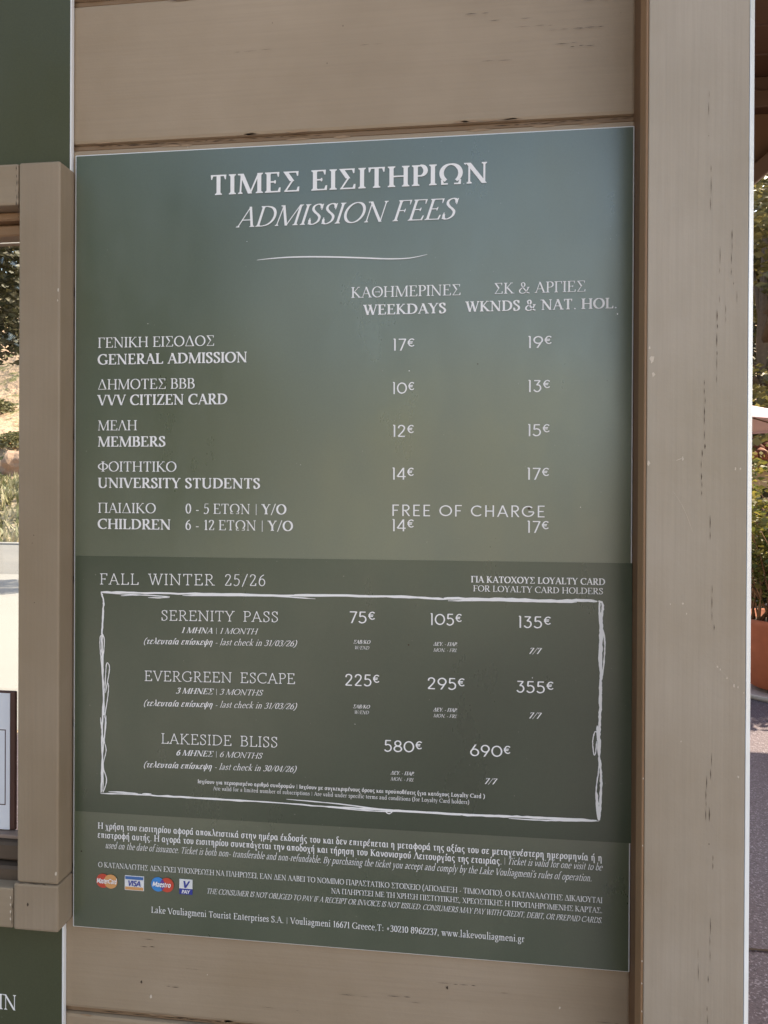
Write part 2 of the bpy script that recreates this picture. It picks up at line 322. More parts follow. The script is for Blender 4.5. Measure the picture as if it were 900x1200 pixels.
STY = {  # thick, thin, serif length, slant, sans, tracking
    'reg': (.112, .048, .075, 0, 0, .04), 'bold': (.160, .070, .062, 0, 0, .05),
    'ital': (.100, .045, .055, .27, 0, .02), 'bital': (.150, .060, .05, .27, 0, .03),
    'slab': (.066, .058, .085, 0, 0, .06), 'sans': (.105, .092, 0, 0, 1, .06), 'sansb': (.20, .15, 0, .18, 1, .0), 'euro': (.125, .11, 0, 0, 1, 0)}
def strip_face(V, F, L, R, z):
    b = len(V)
    for l, r in zip(L, R): V.append((l[0], l[1], z)); V.append((r[0], r[1], z))
    for i in range(len(L) - 1): F.append((b + 2*i, b + 2*i + 1, b + 2*i + 3, b + 2*i + 2))
def poly_face(V, F, pts, z):
    b = len(V); V.extend((x, y, z) for x, y in pts); F.append(tuple(range(b, b + len(pts))))
def pen(V, F, pts, T, t, z, closed=False, taper=True):
    L = []; R = []; n = len(pts)
    for i in range(n):
        a = pts[(i - 1) % n] if closed else pts[max(i - 1, 0)]; c = pts[(i + 1) % n] if closed else pts[min(i + 1, n - 1)]
        dx, dy = c[0] - a[0], c[1] - a[1]; l = math.hypot(dx, dy) or 1; dx /= l; dy /= l
        w = t + (T - t) * abs(dy) ** 1.4
        if dx * dy < 0: w = min(T, w * 1.18)
        L.append((pts[i][0] - dy*w/2, pts[i][1] + dx*w/2)); R.append((pts[i][0] + dy*w/2, pts[i][1] - dx*w/2))
    if closed: L.append(L[0]); R.append(R[0])
    strip_face(V, F, L, R, z)
def spline(p, n):
    out = []
    for i in range(len(p) - 1):
        p0 = p[max(i-1, 0)]; p1 = p[i]; p2 = p[i+1]; p3 = p[min(i+2, len(p)-1)]
        for k in range(n):
            u = k / n
            out.append(tuple(.5*((2*b) + (c-a)*u + (2*a-5*b+4*c-d)*u*u + (-a+3*b-3*c+d)*u**3) for a, b, c, d in zip(p0, p1, p2, p3)))
    out.append(p[-1]); return out
def serif(V, F, x, y, hw, sl, t, sign, sides, z):
    ts = t * .85; br = .07
    lx = x - hw - (sl if 'l' in sides else 0); rx = x + hw + (sl if 'r' in sides else 0)
    poly_face(V, F, [(lx, y), (rx, y), (rx, y + sign*ts), (lx, y + sign*ts)], z)
    for s, on in ((-1, 'l' in sides), (1, 'r' in sides)):
        if on and sl > .03:
            poly_face(V, F, [(x + s*hw, y + sign*ts), (x + s*(hw + sl*.7), y + sign*ts), (x + s*(hw + sl*.22), y + sign*(ts + br*.35)), (x + s*hw, y + sign*(ts + br))], z + 1)
def glyph(c, sty, fine):
    T, t, sl, sh, sans, tr = STY[sty]
    if c.islower(): T *= .84; tr += .02
    if c == '&': T *= .78
    w, items = (SANS if sans and c in SANS else GL)[c]
    V = []; F = []; z = 0
    nar = 6 if fine == 0 else (10 if fine == 1 else 20)
    for it in items:
        k = it[0]; z += 2
        if k == 'V':
            x, y0, y1 = float(it[1]), float(it[2]), float(it[3]); s = it[4]; hw = (T if it[5] == 'T' else t) / 2
            poly_face(V, F, [(x-hw, y0), (x+hw, y0), (x+hw, y1), (x-hw, y1)], z)
            if not sans:
                if 'b' in s: serif(V, F, x, y0, hw, sl, t, 1, 'lr', z + .5)
                if 't' in s: serif(V, F, x, y1, hw, sl, t, -1, 'lr', z + .5)
                if 'R' in s: serif(V, F, x, y1, hw, sl, t, -1, 'r', z + .5)
                if 'l' in s: poly_face(V, F, [(x-hw-sl*1.1, y1-.085), (x-hw, y1), (x+hw*.2, y1), (x-hw, y1-.12)], z + .5)
                if 'r' in s: serif(V, F, x, y0, hw, sl*.8, t, 1, 'r', z + .5)
        elif k == 'D':
            x0, y0, x1, y1 = map(float, it[1:5]); wd = T if it[5] == 'T' else t; s = it[6]
            l = math.hypot(x1-x0, y1-y0); sn = abs(y1-y0)/l
            if sn > .35:
                h = wd / sn / 2
                poly_face(V, F, [(x0-h, y0), (x0+h, y0), (x1+h, y1), (x1-h, y1)] if y1 > y0 else [(x0+h, y0), (x0-h, y0), (x1-h, y1), (x1+h, y1)], z)
                if not sans:
                    for xx, yy in ((x0, y0), (x1, y1)):
                        top = yy == max(y0, y1)
                        if top and 't' in s: serif(V, F, xx, yy, h, sl*.9, t, -1, 'lr', z + .5)
                        if top and 'L' in s: serif(V, F, xx, yy, h, sl, t, -1, 'l', z + .5)
                        if (not top) and 'b' in s: serif(V, F, xx, yy, h, sl*.9, t, 1, 'lr', z + .5)
            else: pen(V, F, [(x0, y0), (x1, y1)], wd, wd, z)
        elif k == 'H':
            x0, x1 = float(it[1]), float(it[2]); s = it[4]
            y = {'top': 1 - t/2, 'bot': t/2}.get(it[3]); y = float(it[3]) if y is None else y
            poly_face(V, F, [(x0, y-t/2), (x1, y-t/2), (x1, y+t/2), (x0, y+t/2)], z)
            if not sans:
                bk = .20 if it[3] in ('top', 'bot') else .085; bw = max(t, T*.42)
                if 'd' in s: poly_face(V, F, [(x1-bw*1.5, y+t/2), (x1-t*.6, y-bk), (x1, y-bk), (x1+t*.25, y+t/2)], z + .5)
                if 'u' in s: poly_face(V, F, [(x1-bw*1.5, y-t/2), (x1+t*.25, y-t/2), (x1+(.03 if bk > .1 else 0), y+bk), (x1-t*.5, y+bk)], z + .7)
                if 'D' in s: poly_face(V, F, [(x0-t*.25, y+t/2), (x0, y-bk), (x0+t*.6, y-bk), (x0+bw*1.5, y+t/2)], z + .9)
                if 'U' in s: poly_face(V, F, [(x0-t*.25, y-t/2), (x0+bw*1.5, y-t/2), (x0+t*.5, y+bk), (x0-.03, y+bk)], z + .9)
        elif k == 'E':
            cx, cy, rx, ry, a0, a1 = map(float, it[1:7]); cl = abs(a1-a0) >= 360
            n = nar * (2 if abs(a1-a0) > 200 else 1); m = n if cl else n + 1
            rx -= (T - .115)*.15
            pts = [(cx + rx*math.cos(math.radians(a0 + (a1-a0)*i/n)), cy + (ry - t*.4*(ry > .4))*math.sin(math.radians(a0 + (a1-a0)*i/n))) for i in range(m)]
            pen(V, F, pts, T*1.06, t, z, cl)
        elif k == 'B':
            v = list(map(float, it[1:])); pts = list(zip(v[::2], v[1::2]))
            pen(V, F, spline(pts, 2 if fine == 0 else (4 if fine == 1 else 8)), T, t, z)
        elif k == 'P':
            x, y, r = map(float, it[1:4]); r = r * (.8 + T)
            poly_face(V, F, [(x + r*math.cos(j*math.pi/5), y + r*math.sin(j*math.pi/5)) for j in range(10)], z)
        elif k == 'K' and not sans:
            x, y0, y1 = map(float, it[1:4]); poly_face(V, F, [(x-t*.45, y0), (x+t*.45, y0), (x+t*.45, y1), (x-t*.45, y1)], z)
    if c.islower(): V = [(x, y*LOW, z) for x, y, z in V]
    if c == ' ' and sty == 'slab': w = .50
    if sh and c != '|': V = [(x + sh*(y - .3), y, z) for x, y, z in V]
    if sty == 'euro': w *= .72; V = [(x*.72, y*.72 + .30, z) for x, y, z in V]
    return w + tr, V, F
def text_width(runs):
    tot = 0
    for s, sty in runs:
        for c in s: tot += glyph(c, sty, 0)[0]
    return tot
def text_mesh(runs, u0, u1, v, cap, fine, track=0.0, rise=0.0):
    """runs of (string, style) set from u0 to u1 on the baseline v (metres on the board); returns verts, faces"""
    n = sum(len(s) for s, _ in runs)
    W = text_width(runs) + track*(n - 1); sx = (u1 - u0) / W; V = []; F = []; x = 0
    for s, sty in runs:
        for c in s:
            w, gv, gf = glyph(c, sty, fine); b = len(V)
            V.extend((u0 + (x + a)*sx, v + y*cap + rise*(x + a)*sx, z*8e-6) for a, y, z in gv)
            F.extend(tuple(i + b for i in f) for f in gf); x += w + track
    return V, F, sx/cap
TEXT = [
    ('heading', [('ΤΙΜΕΣ ΕΙΣΙΤΗΡΙΩΝ', 'bold')], -0.1683, 0.1808, 0.4401, 0.0252, 2, 0.03, 0.0000),
    ('heading', [('ADMISSION FEES', 'ital')], -0.1319, 0.1416, 0.3982, 0.0253, 2, 0.00, 0.0000),
    ('column_title', [('ΚΑΘΗΜΕΡΙΝΕΣ', 'reg')], 0.0126, 0.1480, 0.3058, 0.0132, 1, 0.00, 0.0000),
    ('column_title', [('WEEKDAYS', 'bold')], 0.0285, 0.1304, 0.2844, 0.0125, 1, 0.00, 0.0000),
    ('column_title', [('ΣΚ & ΑΡΓΙΕΣ', 'reg')], 0.1869, 0.2953, 0.3060, 0.0130, 1, 0.00, 0.0000),
    ('column_title', [('WKNDS & NAT. HOL.', 'bold')], 0.1535, 0.3318, 0.2853, 0.0125, 1, 0.00, 0.0000),
    ('row_title', [('ΓΕΝΙΚΗ ΕΙΣΟΔΟΣ', 'reg')], -0.3176, -0.1610, 0.2503, 0.0131, 1, 0.00, 0.0000),
    ('row_title', [('GENERAL ADMISSION', 'bold')], -0.3175, -0.1181, 0.2286, 0.0134, 1, 0.00, 0.0000),
    ('row_title', [('ΔΗΜΟΤΕΣ ΒΒΒ', 'reg')], -0.3174, -0.1867, 0.1966, 0.0131, 1, 0.00, 0.0000),
    ('row_title', [('VVV CITIZEN CARD', 'bold')], -0.3173, -0.1438, 0.1763, 0.0134, 1, 0.00, 0.0000),
    ('row_title', [('ΜΕΛΗ', 'reg')], -0.3172, -0.2633, 0.1440, 0.0129, 1, 0.00, 0.0000),
    ('row_title', [('MEMBERS', 'bold')], -0.3171, -0.2251, 0.1231, 0.0131, 1, 0.00, 0.0000),
    ('row_title', [('ΦΟΙΤΗΤΙΚΟ', 'reg')], -0.3170, -0.2105, 0.0911, 0.0129, 1, 0.00, 0.0000),
    ('row_title', [('UNIVERSITY STUDENTS', 'bold')], -0.3169, -0.1009, 0.0701, 0.0130, 1, 0.00, 0.0000),
    ('row_title', [('ΠΑΙΔΙΚΟ', 'reg')], -0.3168, -0.2378, 0.0379, 0.0129, 1, 0.00, 0.0000),
    ('row_title', [('0 - 5 ΕΤΩΝ | ', 'reg'), ('Υ/Ο', 'bold')], -0.1992, -0.0673, 0.0380, 0.0127, 1, 0.00, 0.0000),
    ('row_title', [('CHILDREN', 'bold')], -0.3167, -0.2175, 0.0172, 0.0131, 1, 0.00, 0.0000),
    ('row_title', [('6 - 12 ΕΤΩΝ | ', 'reg'), ('Υ/Ο', 'bold')], -0.1995, -0.0588, 0.0174, 0.0127, 1, 0.00, 0.0000),
    ('price', [('17', 'sans'), ('€', 'euro')], 0.0643, 0.0918, 0.2398, 0.0146, 1, 0.00, 0.0000),
    ('price', [('10', 'sans'), ('€', 'euro')], 0.0640, 0.0918, 0.1867, 0.0146, 1, 0.00, 0.0000),
    ('price', [('12', 'sans'), ('€', 'euro')], 0.0644, 0.0916, 0.1343, 0.0146, 1, 0.00, 0.0000),
    ('price', [('14', 'sans'), ('€', 'euro')], 0.0640, 0.0918, 0.0820, 0.0146, 1, 0.00, 0.0000),
    ('price', [('14', 'sans'), ('€', 'euro')], 0.0643, 0.0921, 0.0188, 0.0146, 1, 0.00, 0.0000),
    ('price', [('19', 'sans'), ('€', 'euro')], 0.2269, 0.2560, 0.2400, 0.0143, 1, 0.00, 0.0000),
    ('price', [('13', 'sans'), ('€', 'euro')], 0.2272, 0.2543, 0.1874, 0.0143, 1, 0.00, 0.0000),
    ('price', [('15', 'sans'), ('€', 'euro')], 0.2271, 0.2541, 0.1346, 0.0143, 1, 0.00, 0.0000),
    ('price', [('17', 'sans'), ('€', 'euro')], 0.2267, 0.2538, 0.0824, 0.0143, 1, 0.00, 0.0000),
    ('price', [('17', 'sans'), ('€', 'euro')], 0.2271, 0.2537, 0.0188, 0.0143, 1, 0.00, 0.0000),
    ('price', [('FREE OF CHARGE', 'sans')], 0.0638, 0.2501, 0.0375, 0.0140, 1, 0.07, 0.0000),
    ('season_title', [('FALL WINTER 25/26', 'slab')], -0.3141, -0.0930, -0.0545, 0.0143, 1, 0.04, 0.0123),
    ('loyalty_note', [('ΓΙΑ ΚΑΤΟΧΟΥΣ LOYALTY CARD', 'bold')], 0.1613, 0.3194, -0.0420, 0.0078, 1, 0.00, 0.0002),
    ('loyalty_note', [('FOR LOYALTY CARD HOLDERS', 'reg')], 0.1639, 0.3171, -0.0527, 0.0073, 1, 0.00, -0.0017),
    ('pass_title', [('SERENITY PASS', 'slab')], -0.2311, -0.0763, -0.0988, 0.0132, 1, 0.01, 0.0139),
    ('pass_title', [('EVERGREEN ESCAPE', 'slab')], -0.2531, -0.0547, -0.1767, 0.0132, 1, 0.01, 0.0171),
    ('pass_title', [('LAKESIDE BLISS', 'slab')], -0.2304, -0.0765, -0.2558, 0.0132, 1, 0.01, 0.0141),
    ('pass_detail', [('1 ΜΗΝΑ', 'bital'), (' | ', 'ital'), ('1 MONTH', 'ital')], -0.2037, -0.1043, -0.1138, 0.0072, 1, 0.00, 0.0107),
    ('pass_detail', [('(', 'ital'), ('τελευταία επίσκεψη', 'bital'), (' - last check in 31/03/26)', 'ital')], -0.2538, -0.0538, -0.1292, 0.0073, 1, 0.00, 0.0143),
    ('pass_detail', [('3 ΜΗΝΕΣ', 'bital'), (' | ', 'ital'), ('3 MONTHS', 'ital')], -0.2102, -0.0973, -0.1910, 0.0072, 1, 0.00, 0.0134),
    ('pass_detail', [('(', 'ital'), ('τελευταία επίσκεψη', 'bital'), (' - last check in 31/03/26)', 'ital')], -0.2535, -0.0535, -0.2085, 0.0073, 1, 0.00, 0.0188),
    ('pass_detail', [('6 ΜΗΝΕΣ', 'bital'), (' | ', 'ital'), ('6 MONTHS', 'ital')], -0.2099, -0.0975, -0.2699, 0.0072, 1, 0.00, 0.0112),
    ('pass_detail', [('(', 'ital'), ('τελευταία επίσκεψη', 'bital'), (' - last check in 30/04/26)', 'ital')], -0.2532, -0.0537, -0.2872, 0.0073, 1, 0.00, 0.0198),
    ('price', [('75', 'sans'), ('€', 'euro')], 0.0118, 0.0448, -0.0953, 0.0145, 1, 0.00, 0.0060),
    ('price', [('105', 'sans'), ('€', 'euro')], 0.1116, 0.1509, -0.0951, 0.0143, 1, 0.00, 0.0060),
    ('price', [('135', 'sans'), ('€', 'euro')], 0.2174, 0.2568, -0.0954, 0.0141, 1, 0.00, 0.0060),
    ('price', [('225', 'sans'), ('€', 'euro')], 0.0068, 0.0505, -0.1728, 0.0145, 1, 0.00, 0.0060),
    ('price', [('295', 'sans'), ('€', 'euro')], 0.1087, 0.1548, -0.1732, 0.0143, 1, 0.00, 0.0060),
    ('price', [('355', 'sans'), ('€', 'euro')], 0.2155, 0.2603, -0.1732, 0.0141, 1, 0.00, 0.0060),
    ('price', [('580', 'sans'), ('€', 'euro')], 0.0561, 0.1034, -0.2521, 0.0144, 1, 0.00, 0.0060),
    ('price', [('690', 'sans'), ('€', 'euro')], 0.1609, 0.2099, -0.2524, 0.0142, 1, 0.00, 0.0060),
    ('day_note', [('ΣΑΒ/ΚΟ', 'bital')], 0.0177, 0.0386, -0.1205, 0.0044, 0, 0.00, 0.0110),
    ('day_note', [('W/END', 'ital')], 0.0190, 0.0373, -0.1275, 0.0041, 0, 0.00, 0.0092),
    ('day_note', [('ΣΑΒ/ΚΟ', 'bital')], 0.0176, 0.0384, -0.2003, 0.0044, 0, 0.00, 0.0119),
    ('day_note', [('W/END', 'ital')], 0.0190, 0.0372, -0.2072, 0.0041, 0, 0.00, 0.0086),
    ('day_note', [('ΔΕΥ. - ΠΑΡ.', 'bital')], 0.1163, 0.1457, -0.1200, 0.0044, 0, 0.00, 0.0111),
    ('day_note', [('MON. - FRI.', 'ital')], 0.1163, 0.1451, -0.1273, 0.0041, 0, 0.00, 0.0117),
    ('day_note', [('ΔΕΥ. - ΠΑΡ.', 'bital')], 0.1167, 0.1461, -0.2000, 0.0044, 0, 0.00, 0.0070),
    ('day_note', [('MON. - FRI.', 'ital')], 0.1167, 0.1455, -0.2073, 0.0041, 0, 0.00, 0.0072),
    ('day_note', [('ΔΕΥ. - ΠΑΡ.', 'bital')], 0.0647, 0.0941, -0.2798, 0.0044, 0, 0.00, 0.0028),
    ('day_note', [('MON. - FRI.', 'ital')], 0.0648, 0.0935, -0.2872, 0.0041, 0, 0.00, 0.0027),
    ('day_note', [('7/7', 'bital')], 0.2309, 0.2445, -0.1263, 0.0072, 1, 0.00, 0.0122),
    ('day_note', [('7/7', 'bital')], 0.2313, 0.2449, -0.2038, 0.0072, 1, 0.00, 0.0127),
    ('day_note', [('7/7', 'bital')], 0.1790, 0.1928, -0.2854, 0.0072, 1, 0.00, 0.0087),
    ('small_print', [('Ισχύουν για περιορισμένο αριθμό συνδρομών | Ισχύουν με συγκεκριμένους όρους και προϋποθέσεις (για κατόχους Loyalty Card )', 'bold')], -0.1815, 0.1795, -0.3038, 0.0048, 0, 0.00, 0.0030),
    ('small_print', [('Are valid for a limited number of subscriptions | Are valid under specific terms and conditions (for Loyalty Card holders)', 'reg')], -0.1612, 0.1607, -0.3116, 0.0047, 0, 0.00, 0.0024),
    ('small_print', [('Η χρήση του εισιτηρίου αφορά αποκλειστικά στην ημέρα έκδοσής του και δεν επιτρέπεται η μεταφορά της αξίας του σε μεταγενέστερη ημερομηνία ή η', 'bold')], -0.3153, 0.3179, -0.3697, 0.0080, 1, 0.00, 0.0000),
    ('small_print', [('επιστροφή αυτής. Η αγορά του εισιτηρίου συνεπάγεται την αποδοχή και τήρηση του Κανονισμού Λειτουργίας της εταιρίας.', 'bold')], -0.3153, 0.2004, -0.3815, 0.0081, 1, 0.00, 0.0000),
    ('small_print', [('| Ticket is valid for one visit to be', 'ital')], 0.2024, 0.3180, -0.3807, 0.0078, 1, 0.00, 0.0000),
    ('small_print', [("used on the date of issuance. Ticket is both non- transferable and non-refundable. By purchasing the ticket you accept and comply by the Lake Vouliagmeni's rules of operation.", 'ital')], -0.3048, 0.3062, -0.3945, 0.0080, 1, 0.00, 0.0000),
    ('small_print', [('Ο ΚΑΤΑΝΑΛΩΤΗΣ ΔΕΝ ΕΧΕΙ ΥΠΟΧΡΕΩΣΗ ΝΑ ΠΛΗΡΩΣΕΙ, ΕΑΝ ΔΕΝ ΛΑΒΕΙ ΤΟ ΝΟΜΙΜΟ ΠΑΡΑΣΤΑΤΙΚΟ ΣΤΟΙΧΕΙΟ (ΑΠΟΔΕΙΞΗ - ΤΙΜΟΛΟΓΙΟ). Ο ΚΑΤΑΝΑΛΩΤΗΣ ΔΙΚΑΙΟΥΤΑΙ', 'reg')], -0.3146, 0.3182, -0.4194, 0.0067, 1, 0.00, 0.0000),
    ('small_print', [('ΝΑ ΠΛΗΡΩΣΕΙ ΜΕ ΤΗ ΧΡΗΣΗ ΠΙΣΤΩΤΙΚΗΣ, ΧΡΕΩΣΤΙΚΗΣ Η ΠΡΟΠΛΗΡΩΜΕΝΗΣ ΚΑΡΤΑΣ.', 'reg')], -0.0088, 0.3183, -0.4313, 0.0065, 1, 0.00, 0.0000),
    ('small_print', [('THE CONSUMER IS NOT OBLIGED TO PAY IF A RECEIPT OR INVOICE IS NOT ISSUED. CONSUMERS MAY PAY WITH CREDIT, DEBIT, OR PREPAID CARDS.', 'ital')], -0.1691, 0.3183, -0.4432, 0.0067, 1, 0.00, 0.0000),
    ('small_print', [('Lake Vouliagmeni Tourist Enterprises S.A. | Vouliagmeni 16671 Greece,T: +30210 8962237, www.lakevouliagmeni.gr', 'reg')], -0.2427, 0.2278, -0.4731, 0.0078, 1, 0.00, 0.0000),
]
BORDER = [
    (0.00244, [(-0.3124, -0.0642), (-0.2759, -0.0642), (-0.2187, -0.0640), (-0.1511, -0.0632), (-0.0738, -0.0631), (0.0234, -0.0618), (0.0868, -0.0616), (0.1336, -0.0630)]),
    (0.00117, [(-0.2851, -0.0684), (-0.2586, -0.0669), (-0.2209, -0.0684), (-0.2300, -0.0697), (-0.2483, -0.0699)]),
    (0.00106, [(-0.3106, -0.0652), (-0.2644, -0.0666), (-0.2198, -0.0678)]),
    (0.00127, [(-0.2028, -0.0662), (-0.1511, -0.0651), (-0.0847, -0.0644), (-0.0305, -0.0664)]),
    (0.00170, [(-0.0574, -0.0617), (0.0020, -0.0608), (0.0446, -0.0611), (0.0876, -0.0604)]),
    (0.00318, [(0.1284, -0.0620), (0.1696, -0.0621), (0.2104, -0.0617), (0.2566, -0.0621), (0.2905, -0.0609), (0.3102, -0.0615)]),
    (0.00138, [(0.1336, -0.0650), (0.1799, -0.0635), (0.2205, -0.0636), (0.2606, -0.0635), (0.2865, -0.0630)]),
    (0.00276, [(0.3112, -0.0611), (0.3157, -0.0633), (0.3162, -0.0708), (0.3151, -0.0820), (0.3156, -0.0972), (0.3150, -0.1174)]),
    (0.00233, [(0.3126, -0.0623), (0.3125, -0.0729), (0.3135, -0.0901), (0.3134, -0.1074), (0.3128, -0.1256), (0.3142, -0.1428), (0.3147, -0.1580)]),
    (0.00318, [(0.3141, -0.0820), (0.3148, -0.1023), (0.3147, -0.1225), (0.3150, -0.1428), (0.3145, -0.1580), (0.3142, -0.1762), (0.3143, -0.1884)]),
    (0.00170, [(0.3167, -0.0941), (0.3188, -0.1072), (0.3190, -0.1173), (0.3179, -0.1356), (0.3157, -0.1529)]),
    (0.00318, [(0.3142, -0.1580), (0.3143, -0.1864), (0.3136, -0.2036), (0.3129, -0.2169), (0.3134, -0.2310), (0.3131, -0.2473)]),
    (0.00233, [(0.3109, -0.2088), (0.3117, -0.2250), (0.3123, -0.2443)]),
    (0.00117, [(0.3105, -0.2170), (0.3082, -0.2163), (0.3062, -0.2233), (0.3057, -0.2304), (0.3071, -0.2433), (0.3090, -0.2414), (0.3102, -0.2271)]),
    (0.00276, [(0.3130, -0.2442), (0.3143, -0.2543), (0.3155, -0.2664), (0.3156, -0.2796), (0.3149, -0.2999), (0.3141, -0.3213)]),
    (0.00148, [(0.3133, -0.2493), (0.3124, -0.2646), (0.3099, -0.2860), (0.3106, -0.3042), (0.3127, -0.3214)]),
    (0.00276, [(0.3105, -0.2880), (0.3120, -0.3042), (0.3137, -0.3213)]),
    (0.00170, [(-0.3117, -0.3241), (-0.2611, -0.3226), (-0.2302, -0.3229), (-0.1950, -0.3228), (-0.1500, -0.3226), (-0.0836, -0.3227), (-0.0177, -0.3242)]),
    (0.00170, [(-0.3008, -0.3211), (-0.2609, -0.3213)]),
    (0.00148, [(-0.2553, -0.3212), (-0.2427, -0.3211)]),
    (0.00233, [(-0.2324, -0.3225), (-0.1837, -0.3228), (-0.1056, -0.3227)]),
    (0.00127, [(-0.0661, -0.3177), (-0.0075, -0.3194), (0.0628, -0.3234), (0.1339, -0.3234)]),
    (0.00212, [(-0.0183, -0.3239), (0.0246, -0.3239), (0.0634, -0.3238), (0.1339, -0.3238), (0.2118, -0.3229)]),
    (0.00138, [(-0.0291, -0.3234), (0.0353, -0.3260), (0.0881, -0.3244), (0.1504, -0.3249)]),
    (0.00117, [(0.0628, -0.3238), (0.0586, -0.3257), (0.0628, -0.3282), (0.0671, -0.3257)]),
    (0.00276, [(0.1504, -0.3241), (0.1812, -0.3237), (0.2118, -0.3227), (0.2521, -0.3224), (0.3107, -0.3215)]),
    (0.00148, [(0.2077, -0.3252), (0.2521, -0.3250), (0.2820, -0.3236), (0.3137, -0.3221)]),
    (0.00233, [(-0.3118, -0.0646), (-0.3085, -0.0755), (-0.3089, -0.0854), (-0.3101, -0.1097), (-0.3106, -0.1262), (-0.3101, -0.1483), (-0.3088, -0.1813), (-0.3072, -0.2231)]),
    (0.00127, [(-0.3106, -0.1196), (-0.3130, -0.1230), (-0.3129, -0.1373), (-0.3110, -0.1571), (-0.3095, -0.1758), (-0.3085, -0.1956), (-0.3079, -0.2231)]),
    (0.00138, [(-0.3100, -0.1174), (-0.3071, -0.1272), (-0.3087, -0.1482), (-0.3086, -0.1702)]),
    (0.00127, [(-0.3067, -0.1948), (-0.3056, -0.1756), (-0.3045, -0.1591), (-0.3028, -0.1553), (-0.3000, -0.1604), (-0.3015, -0.1733), (-0.3055, -0.1944)]),
    (0.00127, [(-0.3021, -0.1810), (-0.3013, -0.1876), (-0.3029, -0.2031), (-0.3061, -0.2230), (-0.3054, -0.2318), (-0.3087, -0.2694)]),
    (0.00191, [(-0.3084, -0.2033), (-0.3095, -0.2364), (-0.3101, -0.2585), (-0.3091, -0.2849), (-0.3111, -0.3232)]),
    (0.00148, [(-0.3121, -0.2259), (-0.3107, -0.2387), (-0.3082, -0.2584), (-0.3103, -0.2916), (-0.3104, -0.3225)]),
    (0.00117, [(-0.3045, -0.2230), (-0.3049, -0.2384), (-0.3067, -0.2561), (-0.3042, -0.2678), (-0.3081, -0.2882), (-0.3036, -0.3067), (-0.3082, -0.3229)]),
    (0.00159, [(-0.3082, -0.2871), (-0.3083, -0.3047), (-0.3085, -0.3224)]),
]
SWOOSH = [(-0.1074, 0.3564), (-0.0866, 0.3579), (-0.0598, 0.3586), (-0.0214, 0.3576), (0.0214, 0.3551), (0.0585, 0.3525), (0.0847, 0.3526), (0.1064, 0.3563)]
# ---------------------------------------------------------------- material set
PAINT = (.385, .285, .195)
M_plank = painted_wood('painted plank', PAINT, 'x', .52, .80)
M_post = painted_wood('painted post', (.41, .333, .255), 'z', .42, .80, (1.3, 0, .4))
M_frame = painted_wood('painted frame', (.30, .222, .150), 'z', .5, .76, (4.3, 0, 2.4), .3)
M_rail = painted_wood('painted rail', (.325, .243, .165), 'x', .5, .75, (2.3, 0, 5.4), .3)
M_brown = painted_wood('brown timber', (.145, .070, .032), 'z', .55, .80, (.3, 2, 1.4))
M_trim = painted_wood('brown trim', (.30, .168, .088), 'z', .55, .78, (6, 2, 1.4))
M_ceil = painted_wood('brown boards', (.105, .055, .030), 'x', .6, .75, (.3, 2, 7.4))
M_weather = painted_wood('weathered sill', (.095, .062, .040), 'x', .7, .68, (5.3, 2, 1.4))
M_edge = painted_wood('skylit edge', (.70, .75, .78), 'z', .28, .8, (8, 1, 1), .2)  # sky light on the post's bevel, put into a pale blue-white colour
M_joint = painted_wood('stained joint', (.24, .145, .080), 'x', .6, .78, (2, 5, 1))
M_raw = plain('bare wood', (.33, .21, .125), .7, .3, 90)
M_crack = plain('open crack', (.060, .038, .024), .9)
M_split = plain('split paint', (.105, .074, .052), .9)
M_chip = plain('chipped paint', (.62, .52, .42), .7)
M_white = plain('white plastic sheet', (.78, .77, .77), .4, .04)
M_ink = plain('white ink', (.89, .855, .845), .45, .02)
M_green = printed('faded green print', (.060, .081, .044), .32, 2.15)
M_sticker = printed('deep green sticker', (.034, .052, .029), .31, 1.8)
M_olive = printed('olive print', (.066, .070, .038), .34, 1.4)
M_red = plain('red ink', (.62, .075, .045), .4, .03); M_orange = plain('orange ink', (.72, .34, .13), .4, .03)
M_blue = plain('blue ink', (.03, .25, .62), .4, .03); M_navy = plain('navy ink', (.035, .05, .30), .4, .03); M_mid = plain('mid blue ink', (.05, .15, .38), .4, .03)
M_purple = plain('purple ink', (.16, .06, .26), .4, .03)
M_notice = plain('notice paper', (.74, .75, .80), .6, .03); M_mahog = plain('red brown mount', (.075, .026, .018), .5)
m, N, L, P = mat('window glass'); P.inputs['Base Color'].default_value = (1, 1, 1, 1); P.inputs['Roughness'].default_value = 0
gl_ = N.new('ShaderNodeBsdfGlossy'); gl_.inputs['Roughness'].default_value = .02; tr = N.new('ShaderNodeBsdfTransparent'); tr.inputs[0].default_value = (.94, .96, .95, 1)
fr = N.new('ShaderNodeFresnel'); fr.inputs[0].default_value = 1.5; mx = N.new('ShaderNodeMixShader')
L.new(fr.outputs[0], mx.inputs[0]); L.new(tr.outputs[0], mx.inputs[1]); L.new(gl_.outputs[0], mx.inputs[2]); L.new(mx.outputs[0], N['Material Output'].inputs[0]); M_glass = m
M_terra = plain('terracotta', (.43, .112, .047), .75, .22, 14, bumpy=.2)
M_bark = plain('bark', (.13, .085, .055), .9, .4, 20, bumpy=.6)
M_canvas = plain('white canvas', (.70, .49, .51), .8, .05); M_pole = plain('pole wood', (.20, .12, .07), .5, .2)
M_leafd = leafy('dark leaves', (.022, .026, .010), (.062, .050, .021), .3)
M_leafy = leafy('sunny leaves', (.06, .085, .015), (.24, .20, .05), .45)
M_leafo = leafy('olive leaves', (.07, .065, .022), (.20, .17, .065), .4)
M_stem = plain('twigs', (.26, .13, .06), .8, .3)
M_render = plain('render', (.40, .30, .22), .9, .12, 6)
